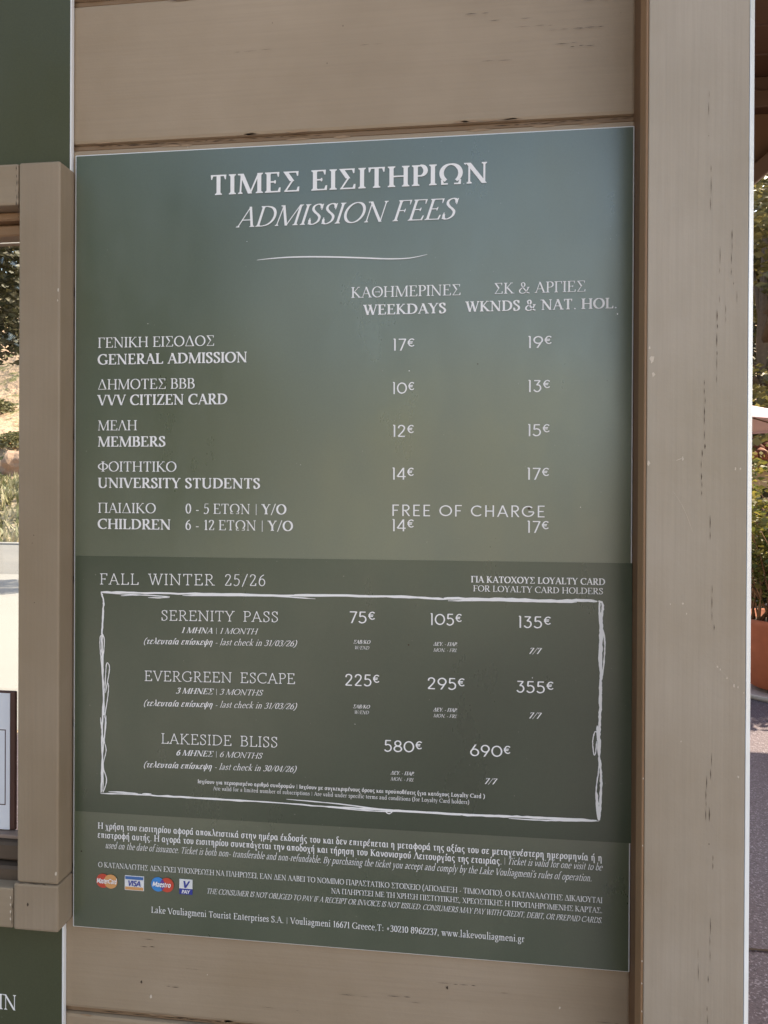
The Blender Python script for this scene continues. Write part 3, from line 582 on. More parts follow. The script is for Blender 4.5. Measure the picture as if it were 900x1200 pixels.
# ground
m, N, L, P = mat('asphalt'); c = coords(N, L)
k = mixc(N, L, noise_tex(N, L, 1.3, c, 4), (.070, .050, .062), (.108, .080, .094))
k = mixc(N, L, ramp(N, L, noise_tex(N, L, 130, c, 2), [(.56, 0), (.66, 1)]), k, (.24, .21, .24))
k = mixc(N, L, ramp(N, L, noise_tex(N, L, 110, coords(N, L, (1, 1, 1), (5, 3, 1)), 2), [(.34, 1), (.42, 0)]), k, (.045, .035, .04))
L.new(k, P.inputs['Base Color']); P.inputs['Roughness'].default_value = .6; bump(N, L, P, noise_tex(N, L, 90, c, 3), .8, .004); M_asph = m
m, N, L, P = mat('pale road'); c = coords(N, L)
k = mixc(N, L, noise_tex(N, L, .6, c, 4), (.21, .205, .205), (.29, .28, .275)); L.new(k, P.inputs['Base Color']); P.inputs['Roughness'].default_value = .85; bump(N, L, P, noise_tex(N, L, 60, c, 3), .4, .004); M_road = m
M_grey = plain('worn grey asphalt', (.165, .16, .16), .85, .12, 2, bumpy=.3)
m, N, L, P = mat('dry ground'); c = coords(N, L)
k = mixc(N, L, ramp(N, L, noise_tex(N, L, .35, c, 5), [(.42, 0), (.62, 1)]), (.44, .31, .19), (.24, .20, .07)); L.new(k, P.inputs['Base Color']); P.inputs['Roughness'].default_value = .95; bump(N, L, P, noise_tex(N, L, 4, c, 5), .8, .08); M_dry = m
m, N, L, P = mat('grassy bank'); c = coords(N, L)
k = mixc(N, L, ramp(N, L, noise_tex(N, L, .9, c, 5), [(.40, 0), (.62, 1)]), (.19, .165, .11), (.40, .31, .235)); L.new(k, P.inputs['Base Color']); P.inputs['Roughness'].default_value = .95; bump(N, L, P, noise_tex(N, L, 5, c, 5), 1, .1); M_bank = m
M_scrub = plain('scrub hillside', (.20, .205, .15), .95, .45, .3)
m, N, L, P = mat('sandy hillside'); c = coords(N, L)
k = mixc(N, L, ramp(N, L, noise_tex(N, L, .22, c, 6, .6), [(.40, 0), (.60, 1)]), (.50, .33, .235), (.38, .265, .18))
k = mixc(N, L, ramp(N, L, noise_tex(N, L, .55, coords(N, L, (1, 1, 1.8), (3, 8, 0)), 5, .62), [(.53, 0), (.60, 1)]), k, (.15, .14, .055))
k = mixc(N, L, ramp(N, L, noise_tex(N, L, .8, coords(N, L, (1, 1, 2), (13, 2, 0)), 4, .6), [(.64, 0), (.68, 1)]), k, (.16, .10, .075))
L.new(k, P.inputs['Base Color']); P.inputs['Roughness'].default_value = .95; bump(N, L, P, noise_tex(N, L, 1.2, c, 6), 1, .5); M_hill = m

# ---------------------------------------------------------------- ground, roads, hill
def sheet(name, x0, x1, y0, y1, z, m, kind='structure'):
    b = MB(); b.faces([(x0, y0, z), (x1, y0, z), (x1, y1, z), (x0, y1, z)], [(0, 1, 2, 3)]); return structure(b.build(name, m), kind)
sheet('ground', -700, 700, -700, 700, 0, M_dry)
sheet('pavement', -2.6, 16, -9, 9.5, .004, M_asph)
sheet('road', -60, -2.62, 10.6, 16.2, .008, M_grey)
sheet('pale_ground', -60, -2.62, -60, 10.59, .008, M_road)
sheet('front_road', -2.6, 60, -30, -9.02, .006, M_road)
sheet('pale_ground', -2.6, -.55, -9.0, -2.4, .008, M_road)  # pale strip added out of view to brighten the board's left reflection
gs_ = MB(); 
for i in range(8): gs_.box(-60 + i*7.2, -60 + i*7.2 + 7.17, 16.2, 16.55, 0, .05, .01)
structure(gs_.build('kerb', M_road))
slab = MB()                                                     # joint lines between the paved bays
for y in (1.62,): slab.faces([(-2.6, y, .008), (16, y, .008), (16, y+.012, .008), (-2.6, y+.012, .008)], [(0, 1, 2, 3)])
structure(slab.build('pavement_joint', M_crack))
def hill(name, xs, ys, height, m):
    V = []; F = []; nx, ny = len(xs), len(ys)
    for y in ys:
        for x in xs: V.append((x, y, height(x, y)))
    for j in range(ny-1):
        for i in range(nx-1): F.append((j*nx+i, j*nx+i+1, (j+1)*nx+i+1, (j+1)*nx+i))
    b = MB(); b.faces(V, F); return structure(b.build(name, m, smooth=True))
def h_back(x, y):
    d = max(0, y - 24 + .10*max(x, -30)); s = min(1, d/90); k = s*s*(3-2*s)
    return -.4 + k*34*(1 - .25*min(1, max(0, x+10)/60)) + (noise.noise(Vector((x*.09, y*.09, 0)))*2.2 + noise.noise(Vector((x*.3, y*.3, 4)))*.8)*min(1, d/6)
hill('hill', [-160 + 2.5*i for i in range(113)], [22 + 2.2*i for i in range(70)], h_back, M_hill)
def h_front(x, y):
    d = max(0, -y - 32 - .35*max(0, x)); s = min(1, d/80); k = s*s*(3-2*s)
    return -.4 + k*22*max(0, 1 - max(0, x + 5)/60) + (noise.noise(Vector((x*.09, y*.09, 7)))*2)*min(1, d/6)
hill('hill', [-150 + 5*i for i in range(56)], [-170 + 4*i for i in range(36)], h_front, M_scrub)
def bank(x, y):
    d = min(1, max(0, (y - 16.9)/5.2)); return d*d*(3-2*d)*1.45 + noise.noise(Vector((x*.5, y*.5, 2)))*.18*d
hill('bank', [-60 + 1.2*i for i in range(50)], [16.5 + .5*i for i in range(24)], bank, M_bank)
fol = MB(); V = []; F = []
rg = random.Random(3)
for i in range(5200):                                            # dry grass verge beyond the road
    x = rg.uniform(-26, -8); y = 16.6 + rg.random()*6.8; z0 = bank(x, y); h = rg.uniform(.15, .5); a = rg.uniform(0, 6.3); wd = rg.uniform(.03, .08)
    dx, dy = math.cos(a)*wd, math.sin(a)*wd; n = len(V); lx, ly = rg.uniform(-.2, .2), rg.uniform(-.2, .2)
    V += [(x-dx, y-dy, z0), (x+dx, y+dy, z0), (x+lx, y+ly, z0 + h)]; F.append((n, n+1, n+2))
fol.faces(V, F); structure(fol.build('grass', leafy('dry grass', (.10, .115, .042), (.31, .26, .16), .3)), 'stuff')

rg = random.Random(61)
M_rock = plain('hill rock', (.30, .20, .15), .95, .35, 1.5, bumpy=.8); M_scrub_leaf = leafy('scrub leaves', (.075, .080, .035), (.20, .18, .085), .3)
for i, (y, off, r, lb) in enumerate(((37, -.6, 1.5, 'largest brown boulder on the sandy hillside beyond the road'), (33, .8, .9, 'small brown boulder lowest on the sandy hillside'), (44, .6, 1.3, 'brown boulder high on the sandy hillside'))):
    x = .16 - .68*(y + .88) + off; z = h_back(x, y); bb = bmesh.new(); bmesh.ops.create_icosphere(bb, subdivisions=4, radius=r)
    for v in bb.verts:
        n_ = noise.noise(v.co*.9/r + Vector((i*7, 1, 2)))*.35 + noise.noise(v.co*2.6/r + Vector((i*3, 5, 2)))*.14; v.co = v.co*(1 + n_); v.co.z *= .75
    bmesh.ops.translate(bb, vec=(x, y, z + r*.2), verts=bb.verts); q = MB(); q.merge(bb); o = q.build('boulder', M_rock); tag(o, lb, 'boulder', 'boulders on the hillside')
def bush(x, y, z, r, lb, seed):
    rg2 = random.Random(seed); t = thing('scrub_bush', lb, 'bush', (x, y, z), 'scrub bushes on the hillside')
    V = []; F = []
    for i in range(900):
        d = Vector((rg2.gauss(0, 1), rg2.gauss(0, 1), abs(rg2.gauss(0, 1)))).normalized()*r*(.4 + .6*rg2.random()**.5); s = .16*rg2.uniform(.6, 1.4)*r
        p = Vector((x, y, z)) + Vector((d.x, d.y, d.z*.8)); q = Vector((rg2.gauss(0, 1), rg2.gauss(0, 1), rg2.gauss(0, 1))).to_track_quat('Z', 'Y'); n = len(V)
        for a, e in ((-.6, 0), (0, -.3), (.6, 0), (0, .3)): V.append(p + q @ Vector((a*s, e*s, 0)))
        F.append((n, n+1, n+2, n+3))
    m_ = MB(); m_.faces(V, F); m_.build('foliage', M_scrub_leaf, t)
    m_ = MB()
    for k in range(5): a = k*1.26; m_.tube([(x, y, z - .2), (x + .3*r*math.cos(a), y + .3*r*math.sin(a), z + .35*r), (x + .6*r*math.cos(a), y + .6*r*math.sin(a), z + .6*r)], [.04*r, .03*r, .01*r], 5)
    m_.build('stems', M_stem, t)
for i, (y, off, r, lb) in enumerate(((30, -.3, .9, 'nearest low scrub bush at the foot of the hill'), (41, -.9, 1.2, 'scrub bush beside the largest boulder'), (48, .4, 1.5, 'broad scrub bush above the boulders'), (57, -1.2, 1.7, 'scrub bush highest on the hillside'), (26, .9, .7, 'smallest scrub bush, just behind the grassy bank'))):
    x = .16 - .68*(y + .88) + off; bush(x, y, h_back(x, y), r, lb, 70 + i)
# ---------------------------------------------------------------- ticket kiosk
K = thing('ticket_kiosk', 'tan painted timber ticket kiosk of horizontal planks that carries the green price board', 'kiosk', (-.8, .9, 0))
def Z(z): return z + ZB
WY = .006
def wobble_crack(b, x, z, ln, wd, axis, y, rg):
    """a hairline split along the grain, broken into a few slivers"""
    b.slot = 1; t = 0
    while t < ln:
        seg = min(rg.uniform(.006, .022), ln - t); j = rg.uniform(-.0006, .0006); w2 = wd*rg.uniform(.3, .8)
        if rg.random() < .8:
            p = [(t, j - .00005), (t + seg*.5, j + w2), (t + seg, j), (t + seg*.5, j - w2*.5)]
            b.faces([((x+a, y, z+c) if axis == 'x' else (x+c, y, z-a)) for a, c in p], [(0, 1, 2, 3)])
        t += seg + rg.uniform(0, .004)
    b.slot = 0
def chip(b, x, z, r, y, rg, slot=2):
    b.slot = slot; n = 9; b.faces([(x + r*rg.uniform(.4, 1)*math.cos(-i*2*math.pi/n)*.7, y, z + r*rg.uniform(.5, 1.3)*math.sin(-i*2*math.pi/n)) for i in range(n)], [tuple(range(n))]); b.slot = 0
rg = random.Random(11)
pw = MB()
zl = [.513 + .1877*k for k in range(-11, 8)]
for k in range(len(zl) - 1):
    z0, z1 = zl[k] + .0038, min(zl[k+1], 1.62) - .0042
    if z0 > 1.6 or z1 < -ZB + .05: continue
    z0 = max(z0, -ZB + .03)
    dy = rg.uniform(-.0006, .0006)
    if z1 < -.48 or z0 > .47: spans = [(-2.6, -1.02 + rg.uniform(-.1, .1)), None]; spans = [(-2.6, -1.501), (-1.499, .353)]
    else: spans = [(-2.6, -1.42), (-.37, .353)]
    for x0, x1 in spans: pw.box(x0, x1, WY + dy, WY + .022, Z(z0), Z(z1), .0045, 2)
pw.slot = 3
for z in zl[1:]:
    if z > 1.55: continue
    for x0, x1 in (((-2.6, -1.42), (-.37, .353)) if -.49 < z < .48 else ((-2.6, .353),)): pw.box(x0, x1, WY + .0042, WY + .020, Z(z) - .0036, Z(z) + .0036, .0012)
pw.slot = 0
pw.box(-2.58, .349, WY + .0225, WY + .030, .04, Z(-.50)); pw.box(-2.58, .349, WY + .0225, WY + .030, Z(.49), Z(1.6))
pw.box(-2.58, -1.42, WY + .0225, WY + .030, Z(-.50), Z(.49)); pw.box(-.355, .35, WY + .0225, WY + .030, Z(-.50), Z(.49))
for x, z, l, wd in [(.18, .638, .05, .0007), (.20, .628, .055, .0006), (.29, .655, .05, .0009), (.30, .636, .035, .0009), (.25, .622, .06, .0005), (.22, .605, .07, .0006), (.285, .622, .03, .0007), (.275, .601, .03, .0007), (.13, .648, .05, .0006), (.15, .590, .06, .0004), (.02, .62, .03, .0004), (-.14, .622, .05, .0003),
                    (-.27, -.512, .03, .0007), (-.26, -.521, .02, .0008), (-.20, -.545, .02, .0005), (-.225, -.570, .018, .0008), (.12, -.535, .05, .0006), (.06, -.556, .03, .0007), (.09, -.562, .035, .0006), (.0, -.56, .04, .0004), (.18, -.54, .03, .0005), (.30, -.565, .04, .0004), (-.1, -.585, .05, .0004)]:
    wobble_crack(pw, x, Z(z), l, wd, 'x', WY - .0012, rg)
for z in (.5130, .7005, -.6130):                   # split paint in the plank joints
    for s in range(8):
        wobble_crack(pw, rg.uniform(-.34, .24), Z(z + rg.uniform(-.0012, .0012)), rg.uniform(.05, .14), .0010, 'x', WY + .0038, rg)
    for s in range(16):
        pw.slot = 4; x = rg.uniform(-.345, .33); l = rg.uniform(.008, .035); q = Z(z + rg.choice((-.0052, .0050)) + rg.uniform(-.0006, .0006))
        pw.faces([(x, WY - .0004, q), (x + l*.3, WY - .0004, q - rg.uniform(.0006, .002)), (x + l*.8, WY - .0004, q - rg.uniform(.0003, .0015)), (x + l, WY - .0004, q), (x + l*.6, WY - .0004, q + rg.uniform(.0006, .0018)), (x + l*.2, WY - .0004, q + rg.uniform(.0003, .0012))], [(0, 1, 2, 3, 4, 5)]); pw.slot = 0
for x, z, r in [(-.245, -.585, .0026), (-.17, -.55, .0012), (.27, -.552, .0022), (-.2, .505, .001), (.32, -.60, .0012)]: chip(pw, x, Z(z), r, WY - .0014, rg)
for x, z, r in [(-.258, -.567, .0022), (.135, -.540, .0028), (.0, .645, .0012), (-.02, .60, .001), (-.09, .655, .0008), (.318, -.50, .002)]: chip(pw, x, Z(z), r, WY - .0014, rg, 1)
pw.build('plank_wall', [M_plank, M_crack, M_chip, M_joint, M_raw], K)
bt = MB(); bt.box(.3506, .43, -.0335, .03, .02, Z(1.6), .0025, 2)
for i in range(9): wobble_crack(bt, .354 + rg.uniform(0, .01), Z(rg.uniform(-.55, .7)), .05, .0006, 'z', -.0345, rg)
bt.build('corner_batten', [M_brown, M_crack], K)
po = MB(); po.box(.3496, .4530, -.070, -.0345, .02, Z(1.6), .0012, 2)
for x, z, l, wd in [(.4212, .265, .05, .0009), (.4215, .215, .03, .0006), (.409, .19, .04, .0008), (.4093, .165, .05, .0011), (.4065, .115, .05, .0010), (.4155, .045, .05, .0010), (.4235, .36, .06, .0006), (.424, .31, .04, .0005), (.4143, .42, .05, .0005), (.4175, -.03, .04, .0007), (.4205, -.06, .02, .0009), (.418, -.21, .03, .0007), (.4135, -.235, .05, .0008), (.417, -.26, .05, .0009), (.421, -.32, .025, .0007), (.418, -.37, .07, .0007), (.416, -.45, .06, .0008), (.4065, -.42, .04, .0005), (.4115, .5, .05, .0005), (.430, .27, .02, .0006), (.441, .285, .015, .0004), (.436, .35, .05, .0008), (.438, .32, .03, .0007)]:
    wobble_crack(po, x, Z(z), l, wd, 'z', -.0704, rg)
for x, z, r in [(.3545, .212, .0045), (.3560, .196, .0030), (.352, .225, .002), (.3515, .1, .0032), (.387, .105, .0022), (.441, .094, .0016), (.446, .094, .0014), (.375, -.052, .0010), (.388, -.051, .0016), (.392, -.062, .0012), (.424, -.118, .0016), (.427, -.121, .0014), (.434, -.13, .0012), (.441, -.138, .0022), (.445, -.139, .0016), (.451, -.145, .001), (.387, -.20, .001), (.446, -.235, .0016)]:
    chip(po, x, Z(z), r, -.0703, rg)
def scratch(b, pts, wd, y):
    b.slot = 2; p = spline(pts, 5); V = []
    for i, (x, z) in enumerate(p):
        e = wd*(.25 + .75*math.sin(math.pi*i/(len(p)-1)))*rg.uniform(.5, 1); V += [(x - e*.5, y, Z(z + e*.4)), (x + e*.5, y, Z(z - e*.4))]
    b.faces(V, [(2*i, 2*i+2, 2*i+3, 2*i+1) for i in range(len(p)-1)]); b.slot = 0
scratch(po, [(.377, .070), (.386, .056), (.393, .040), (.398, .025)], .0006, -.0703); scratch(po, [(.420, -.112), (.427, -.121), (.437, -.131), (.446, -.141)], .0007, -.0703)
scratch(po, [(.380, .103), (.388, .106)], .0008, -.0703)
po.slot = 0
po.build('corner_post', [M_post, M_split, M_chip], K)
ts = MB(); ts.box(.3466, .3494, -.0695, -.0420, .02, Z(1.6), .0008)
for i in range(6): chip(ts, .3480, Z(rg.uniform(-.55, -.1)), .0012, -.0697, rg, 1)
ts.build('trim_strip', [M_trim, M_chip], K)
ce = MB(); q = [(.4532, -.0700), (.4538, -.0700), (.4598, -.0645), (.4598, -.030), (.4532, -.030)]
ce.faces([(x, y, .03) for x, y in q] + [(x, y, Z(1.595)) for x, y in q], [(4, 3, 2, 1, 0), (5, 6, 7, 8, 9)] + [(i, (i+1) % 5, (i+1) % 5 + 5, i + 5) for i in range(5)]); ce.build('skylit_bevel', M_edge, K)  # right bevel of the post, its sky light painted in
# window
fx = MB(); fx.box(-.408, -.3526, -.030, .0055, Z(-.4300), Z(.4800), .0035, 3)

for z, l in ((.46, .05), (.44, .02)): wobble_crack(fx, -.4085, Z(z), l, .0009, 'z', -.0303, rg)
wobble_crack(fx, -.409, Z(-.4302), .055, .0012, 'x', -.0304, rg)
for x, z, r in [(-.3545, .318, .0022), (-.3548, -.415, .0030), (-.3552, .305, .0015), (-.3905, -.437, .0016)]: chip(fx, x, Z(z), r, -.0303, rg)
for x, z, r in [(-.386, .01, .0009), (-.388, .0, .0007), (-.385, -.075, .0008)]: chip(fx, x, Z(z), r, -.0306, rg, 1)
gp = MB(); gp.box(-1.359, -.4083, .0232, .0262, Z(-.3949), Z(.3989)); win = gp.build('window', M_glass, K)
fx.build('stile', [M_frame, M_crack, M_chip], win)
fx = MB(); fx.box(-1.42, -1.36, -.030, .0055, Z(-.4900), Z(.4800), .0035, 3); fx.build('stile', M_frame, win)
fx = MB(); fx.box(-.412, -.3520, -.0305, .0055, Z(-.4900), Z(-.4308), .003, 2)
chip(fx, -.3925, Z(-.457), .0022, -.0308, rg, 1); fx.build('corner_block', [M_frame, M_crack], win)
rl = MB(); rl.box(-1.359, -.4090, -.0292, .0055, Z(.4270), Z(.4795), .003, 2)
for a in range(3): wobble_crack(rl, -.4115, Z(.477 - .018*a), .016, .0010, 'z', -.0297, rg)
rl.build('rail', [M_rail, M_crack], win)
rl = MB(); rl.box(-1.359, -.4135, -.0292, .0055, Z(-.4895), Z(-.4385), .0025, 2)
for a in range(4): wobble_crack(rl, -.4150, Z(-.446 - .010*a), .011, .0012, 'z', -.0296, rg); chip(rl, -.4165, Z(-.45 - .009*a), .002, -.0297, rg)
rl.build('rail', [M_rail, M_crack, M_chip], win)
hj = MB(); hj.box(-1.359, -.4085, -.010, .028, Z(.4155), Z(.4262), .002); hj.box(-1.359, -.4085, .0, .040, Z(.3990), Z(.4135), .002); hj.box(-1.359, -.4085, .008, .03, Z(.4136), Z(.4154))
wobble_crack(hj, -.446, Z(.421), .02, .0012, 'x', -.0104, rg); hj.build('head_jamb', [painted_wood('bare head jamb', (.30, .175, .095), 'x', .6, .66, (3, 3, 9)), M_crack], win)
si = MB(); si.box(-1.359, -.4085, -.004, .030, Z(-.4180), Z(-.3950), .003); si.box(-1.359, -.4085, -.012, .030, Z(-.4440), Z(-.4215), .003); si.build('sill', M_weather, win)
st = MB(); st.box(-1.359, -.4085, .006, .022, Z(-.3948), Z(-.3895), .001); st.build('glazing_bead', painted_wood('pink bead', (.30, .21, .17), 'x', .6, .7), win)
ij = MB(); ij.box(-.4080, -.375, .0062, .06, Z(-.44), Z(.43), .002); ij.build('inner_jamb', M_brown, win)
# rear of the kiosk, roof and porch
rear = MB(); rear.box(.352, .44, 1.72, 1.80, .02, Z(1.6), .004); rear.box(-2.6, -2.5, 1.72, 1.80, .02, Z(1.6), .004); rear.box(-2.49, .34, 1.74, 1.80, Z(1.25), Z(1.6), .004)
rear.build('rear_post', M_brown, K)
M_side = painted_wood('side planks', PAINT, 'y', .52, .72)
for x in (.40, -2.6):
    sd = MB()
    for k in range(16): z0 = .05 + k*.1877; sd.box(x, x + .025, .035, 1.715, z0 + .002, z0 + .186, .004)
    sd.build('side_wall', M_side, K)
ro = MB(); ro.box(-2.9, 3.6, -.42, 2.3, Z(1.66), Z(1.72), .004); ro.build('roof', M_ceil, K)
cb = MB()
yy = -.40
while yy < 2.2:
    cb.box(-2.85, 3.55, yy, yy + .172, Z(1.635), Z(1.657), .004); yy += .175
cb.build('ceiling_board', M_ceil, K)
bm_ = MB(); bm_.box(.45, 3.5, 1.98, 2.08, Z(1.50), Z(1.565), .004); bm_.build('porch_beam', M_ceil, K)
bl = MB(); bl.box(.45, 3.5, 2.02, 2.06, Z(1.566), Z(1.634), .003); bl.build('fascia', M_ceil, K)
for x in (.98, 3.3): pp = MB(); pp.box(x, x + .10, 1.98, 2.08, .02, Z(1.50), .005); pp.build('porch_post', M_brown, K)
gu = MB(); gu.faces([(x, y, Z(z)) for y in (2.035, 2.06) for x, z in ((1.081, 1.18), (1.46, 1.499), (1.081, 1.499))], [(0, 1, 2), (5, 4, 3), (0, 3, 4, 1), (1, 4, 5, 2), (2, 5, 3, 0)]); gu.build('gusset', M_brown, K)
br = MB(); br.bar((1.09, 2.0, Z(1.155)), (1.48, 2.0, Z(1.485)), .06, .06, .004); br.build('brace', M_ceil, K)

# ---------------------------------------------------------------- the price board
BD = thing('admission_board', 'large green board with white admission fees in two languages and a framed pass list', 'price board', (0, .006, ZB))
b = MB(); b.box(-.35, .35, .0006, .0056, Z(-.5), Z(.5), .0006); b.build('panel', M_white, BD)
b = MB(); b.faces([(-.3482, 0, Z(-.4986)), (.3482, 0, Z(-.4986)), (.3482, 0, Z(.4984)), (-.3482, 0, Z(.4984))], [(0, 1, 2, 3)]); b.build('printed_sheet', M_green, BD)
b = MB(); ed = [(-.3464, -.3490), (-.1, -.3484), (.1, -.3478), (.3506, -.3464), (.3500, -.0156), (.1, -.0163), (-.1, -.0171), (-.3466, -.0181)]
b.faces([(x, -.0005, Z(z)) for x, z in ed] + [(x, -.0001, Z(z)) for x, z in ed], [tuple(range(8))] + [(i, i+8, (i+1) % 8 + 8, (i+1) % 8) for i in range(8)]); b.build('overlay_sticker', M_sticker, BD)
for name, runs, u0, u1, v, cap, fine, track, rise in TEXT:
    V, F, _ = text_mesh(runs, u0, u1, v, cap, fine, track, rise)
    b = MB(); b.faces([(x, -.0008 - z, Z(y)) for x, y, z in V], F); b.build(name, M_ink, BD)
rg = random.Random(5)
def stroke_mesh(b, pts, wd, y, rough=.35, taper=True):
    p = spline(pts, 6); L_ = []; R_ = []
    for i in range(len(p)):
        a, c = p[max(i-1, 0)], p[min(i+1, len(p)-1)]; dx, dz = c[0]-a[0], c[1]-a[1]; l = math.hypot(dx, dz) or 1
        e = min(1, i/3 + .35, (len(p)-1-i)/3 + .35) if taper else 1
        wa = wd*e*(.5 + rg.uniform(-rough, rough)*.5); wb = wd*e*(.5 + rg.uniform(-rough, rough)*.5)
        L_.append((p[i][0] - dz/l*wa, y, Z(p[i][1] + dx/l*wa))); R_.append((p[i][0] + dz/l*wb, y, Z(p[i][1] - dx/l*wb)))
    V = []; F = []
    for l, r in zip(L_, R_): V += [l, r]
    for i in range(len(p)-1): F.append((2*i, 2*i+1, 2*i+3, 2*i+2))
    b.faces(V, F)
b = MB()
for i, (wd, pts) in enumerate(BORDER): stroke_mesh(b, pts, wd, -.0008 - i*6e-6)
b.build('scribble_border', M_ink, BD)
b = MB(); p = spline(SWOOSH, 8); V = []; F = []
for i, (x, z) in enumerate(p):
    t = i/(len(p)-1); wd = .0008*math.sin(math.pi*min(1, max(0, t)))**.6 + .0001
    V += [(x, -.0008, Z(z + wd)), (x, -.0008, Z(z - wd))]
for i in range(len(p)-1): F.append((2*i, 2*i+1, 2*i+3, 2*i+2))
b.faces(V, F); b.build('flourish', M_ink, BD)
def speck(b, x, z, r, rg): b.faces([(x + r*rg.uniform(.6, 1.2)*math.cos(-i*.785), -.0009, Z(z + r*rg.uniform(.6, 1.2)*math.sin(-i*.785))) for i in range(8)], [tuple(range(8))])
for m_, sp in ((M_ink, [(.3312, .2785, .0010), (.085, .215, .0007), (.235, -.155, .0006), (-.12, .38, .0005), (.29, .05, .0006), (.02, -.22, .0005), (-.25, .28, .0005), (.31, -.30, .0006), (.15, .44, .0005), (-.05, .1, .0004)]),
               (M_crack, [(-.3375, -.4005, .0011), (.168, .222, .0008), (.23, .048, .0018), (.086, -.12, .0012), (-.22, -.495, .001), (.32, .2, .0005), (.0, .3, .0006), (.26, -.44, .0007), (-.3, .1, .0006)])):
    for x, z, r in sp: b = MB(); speck(b, x, z, r, rg); b.build('speck', m_, BD)
def disc(cx, cz, r, y, clip=None):
    return [(cx + r*math.cos(-2*math.pi*i/32), y, Z(cz + r*math.sin(-2*math.pi*i/32))) for i in range(32)]
def card_text(s, sty, u0, u1, v, cap, m, par, y=-.0016):
    V, F, _ = text_mesh([(s, sty)], u0, u1, v, cap, 0); b = MB(); b.faces([(x, y - z, Z(q)) for x, q, z in V], F); b.build('lettering', m, par)
b = MB(); b.faces(disc(-.3081, -.4368, .0091, -.0008), [tuple(range(32))]); c1 = b.build('card_logo', M_red, BD)
b = MB(); b.faces(disc(-.2974, -.4370, .0091, -.0010), [tuple(range(32))]); b.build('orange_disc', M_orange, c1)
card_text('MasterCard', 'sansb', -.3160, -.2890, -.4395, .0062, M_ink, c1)
b = MB(); b.box(-.2784, -.2526, -.0010, -.0004, Z(-.4462), Z(-.4276)); c2 = b.build('card_logo', M_white, BD)
b = MB(); b.box(-.2776, -.2534, -.0013, -.0009, Z(-.4322), Z(-.4284)); b.build('blue_stripe', M_mid, c2)
b = MB(); b.box(-.2776, -.2534, -.0013, -.0009, Z(-.4455), Z(-.4418)); b.build('orange_stripe', M_orange, c2)
card_text('VISA', 'sansb', -.2738, -.2566, -.4405, .0070, M_navy, c2)
b = MB(); b.faces(disc(-.2338, -.4362, .0092, -.0008), [tuple(range(32))]); c3 = b.build('card_logo', M_blue, BD)
b = MB(); b.faces(disc(-.2218, -.4362, .0092, -.0010), [tuple(range(32))]); b.build('red_disc', M_red, c3)
hw = math.sqrt(.0092**2 - .006**2); lens = []
for i in range(13): a = -hw + 2*hw*i/12; lens.append((-.2338 + math.sqrt(max(0, .0092**2 - a*a)), -.0012, Z(-.4362 + a)))
for i in range(11, 0, -1): a = -hw + 2*hw*i/12; lens.append((-.2218 - math.sqrt(max(0, .0092**2 - a*a)), -.0012, Z(-.4362 + a)))
b = MB(); b.faces(lens, [tuple(range(len(lens)))]); b.build('overlap', M_purple, c3)
card_text('Maestro', 'sansb', -.2408, -.2165, -.4387, .0062, M_ink, c3)
b = MB(); b.box(-.2052, -.1880, -.0010, -.0004, Z(-.4390), Z(-.4272)); c4 = b.build('card_logo', M_white, BD)
b = MB(); b.box(-.2052, -.1880, -.0011, -.0004, Z(-.4462), Z(-.4391)); b.build('navy_band', M_navy, c4)
card_text('V', 'sansb', -.2005, -.1925, -.4378, .0088, M_navy, c4); card_text('PAY', 'sansb', -.2018, -.1915, -.4450, .0046, M_ink, c4)

# ---------------------------------------------------------------- other boards and the notice
UB = thing('olive_board', 'dark olive board with a white edge above the window frame', 'sign board', (-.8, .006, Z(.5)))
b = MB(); b.box(-1.40, -.3545, -.0020, .0055, Z(.470), Z(1.20), .0008); b.build('panel', M_white, UB)
b = MB(); b.box(-1.399, -.3560, -.0028, -.0021, Z(.471), Z(1.199)); b.build('printed_sheet', M_olive, UB)
LB = thing('olive_board', 'dark olive board below the window frame with white letters at its edge', 'sign board', (-.8, .006, Z(-1.1)))
b = MB(); b.box(-1.40, -.3615, -.0020, .0055, Z(-1.15), Z(-.475), .0008); b.build('panel', M_white, LB)
b = MB(); b.box(-1.399, -.3632, -.0028, -.0021, Z(-1.149), Z(-.476)); b.build('printed_sheet', M_olive, LB)
V, F, _ = text_mesh([('IN', 'reg')], -.4510, -.4245, -.6138, .0200, 1); b = MB(); b.faces([(x, -.0032 - z, Z(y)) for x, y, z in V], F); b.build('lettering', M_ink, LB)
NO = thing('paper_notice', 'white paper notice on a red brown mount in the lower window corner', 'notice', (-.55, .02, Z(-.385)))
b = MB(); b.box(-.700, -.4425, .0180, .0228, Z(-.3890), Z(-.2030), .0012); b.build('mount', M_mahog, NO)
b = MB(); b.box(-.695, -.4500, .0172, .0179, Z(-.3880), Z(-.2055)); b.build('paper', M_notice, NO)
b = MB()
for x0, x1, z0, z1 in ((-.690, -.4558, -.2553, -.2542), (-.690, -.4558, -.3552, -.3541), (-.4569, -.4558, -.3541, -.2553), (-.690, -.6889, -.3541, -.2553)): b.box(x0, x1, .0168, .0171, Z(z0), Z(z1))
b.build('printed_outline', M_mahog, NO)

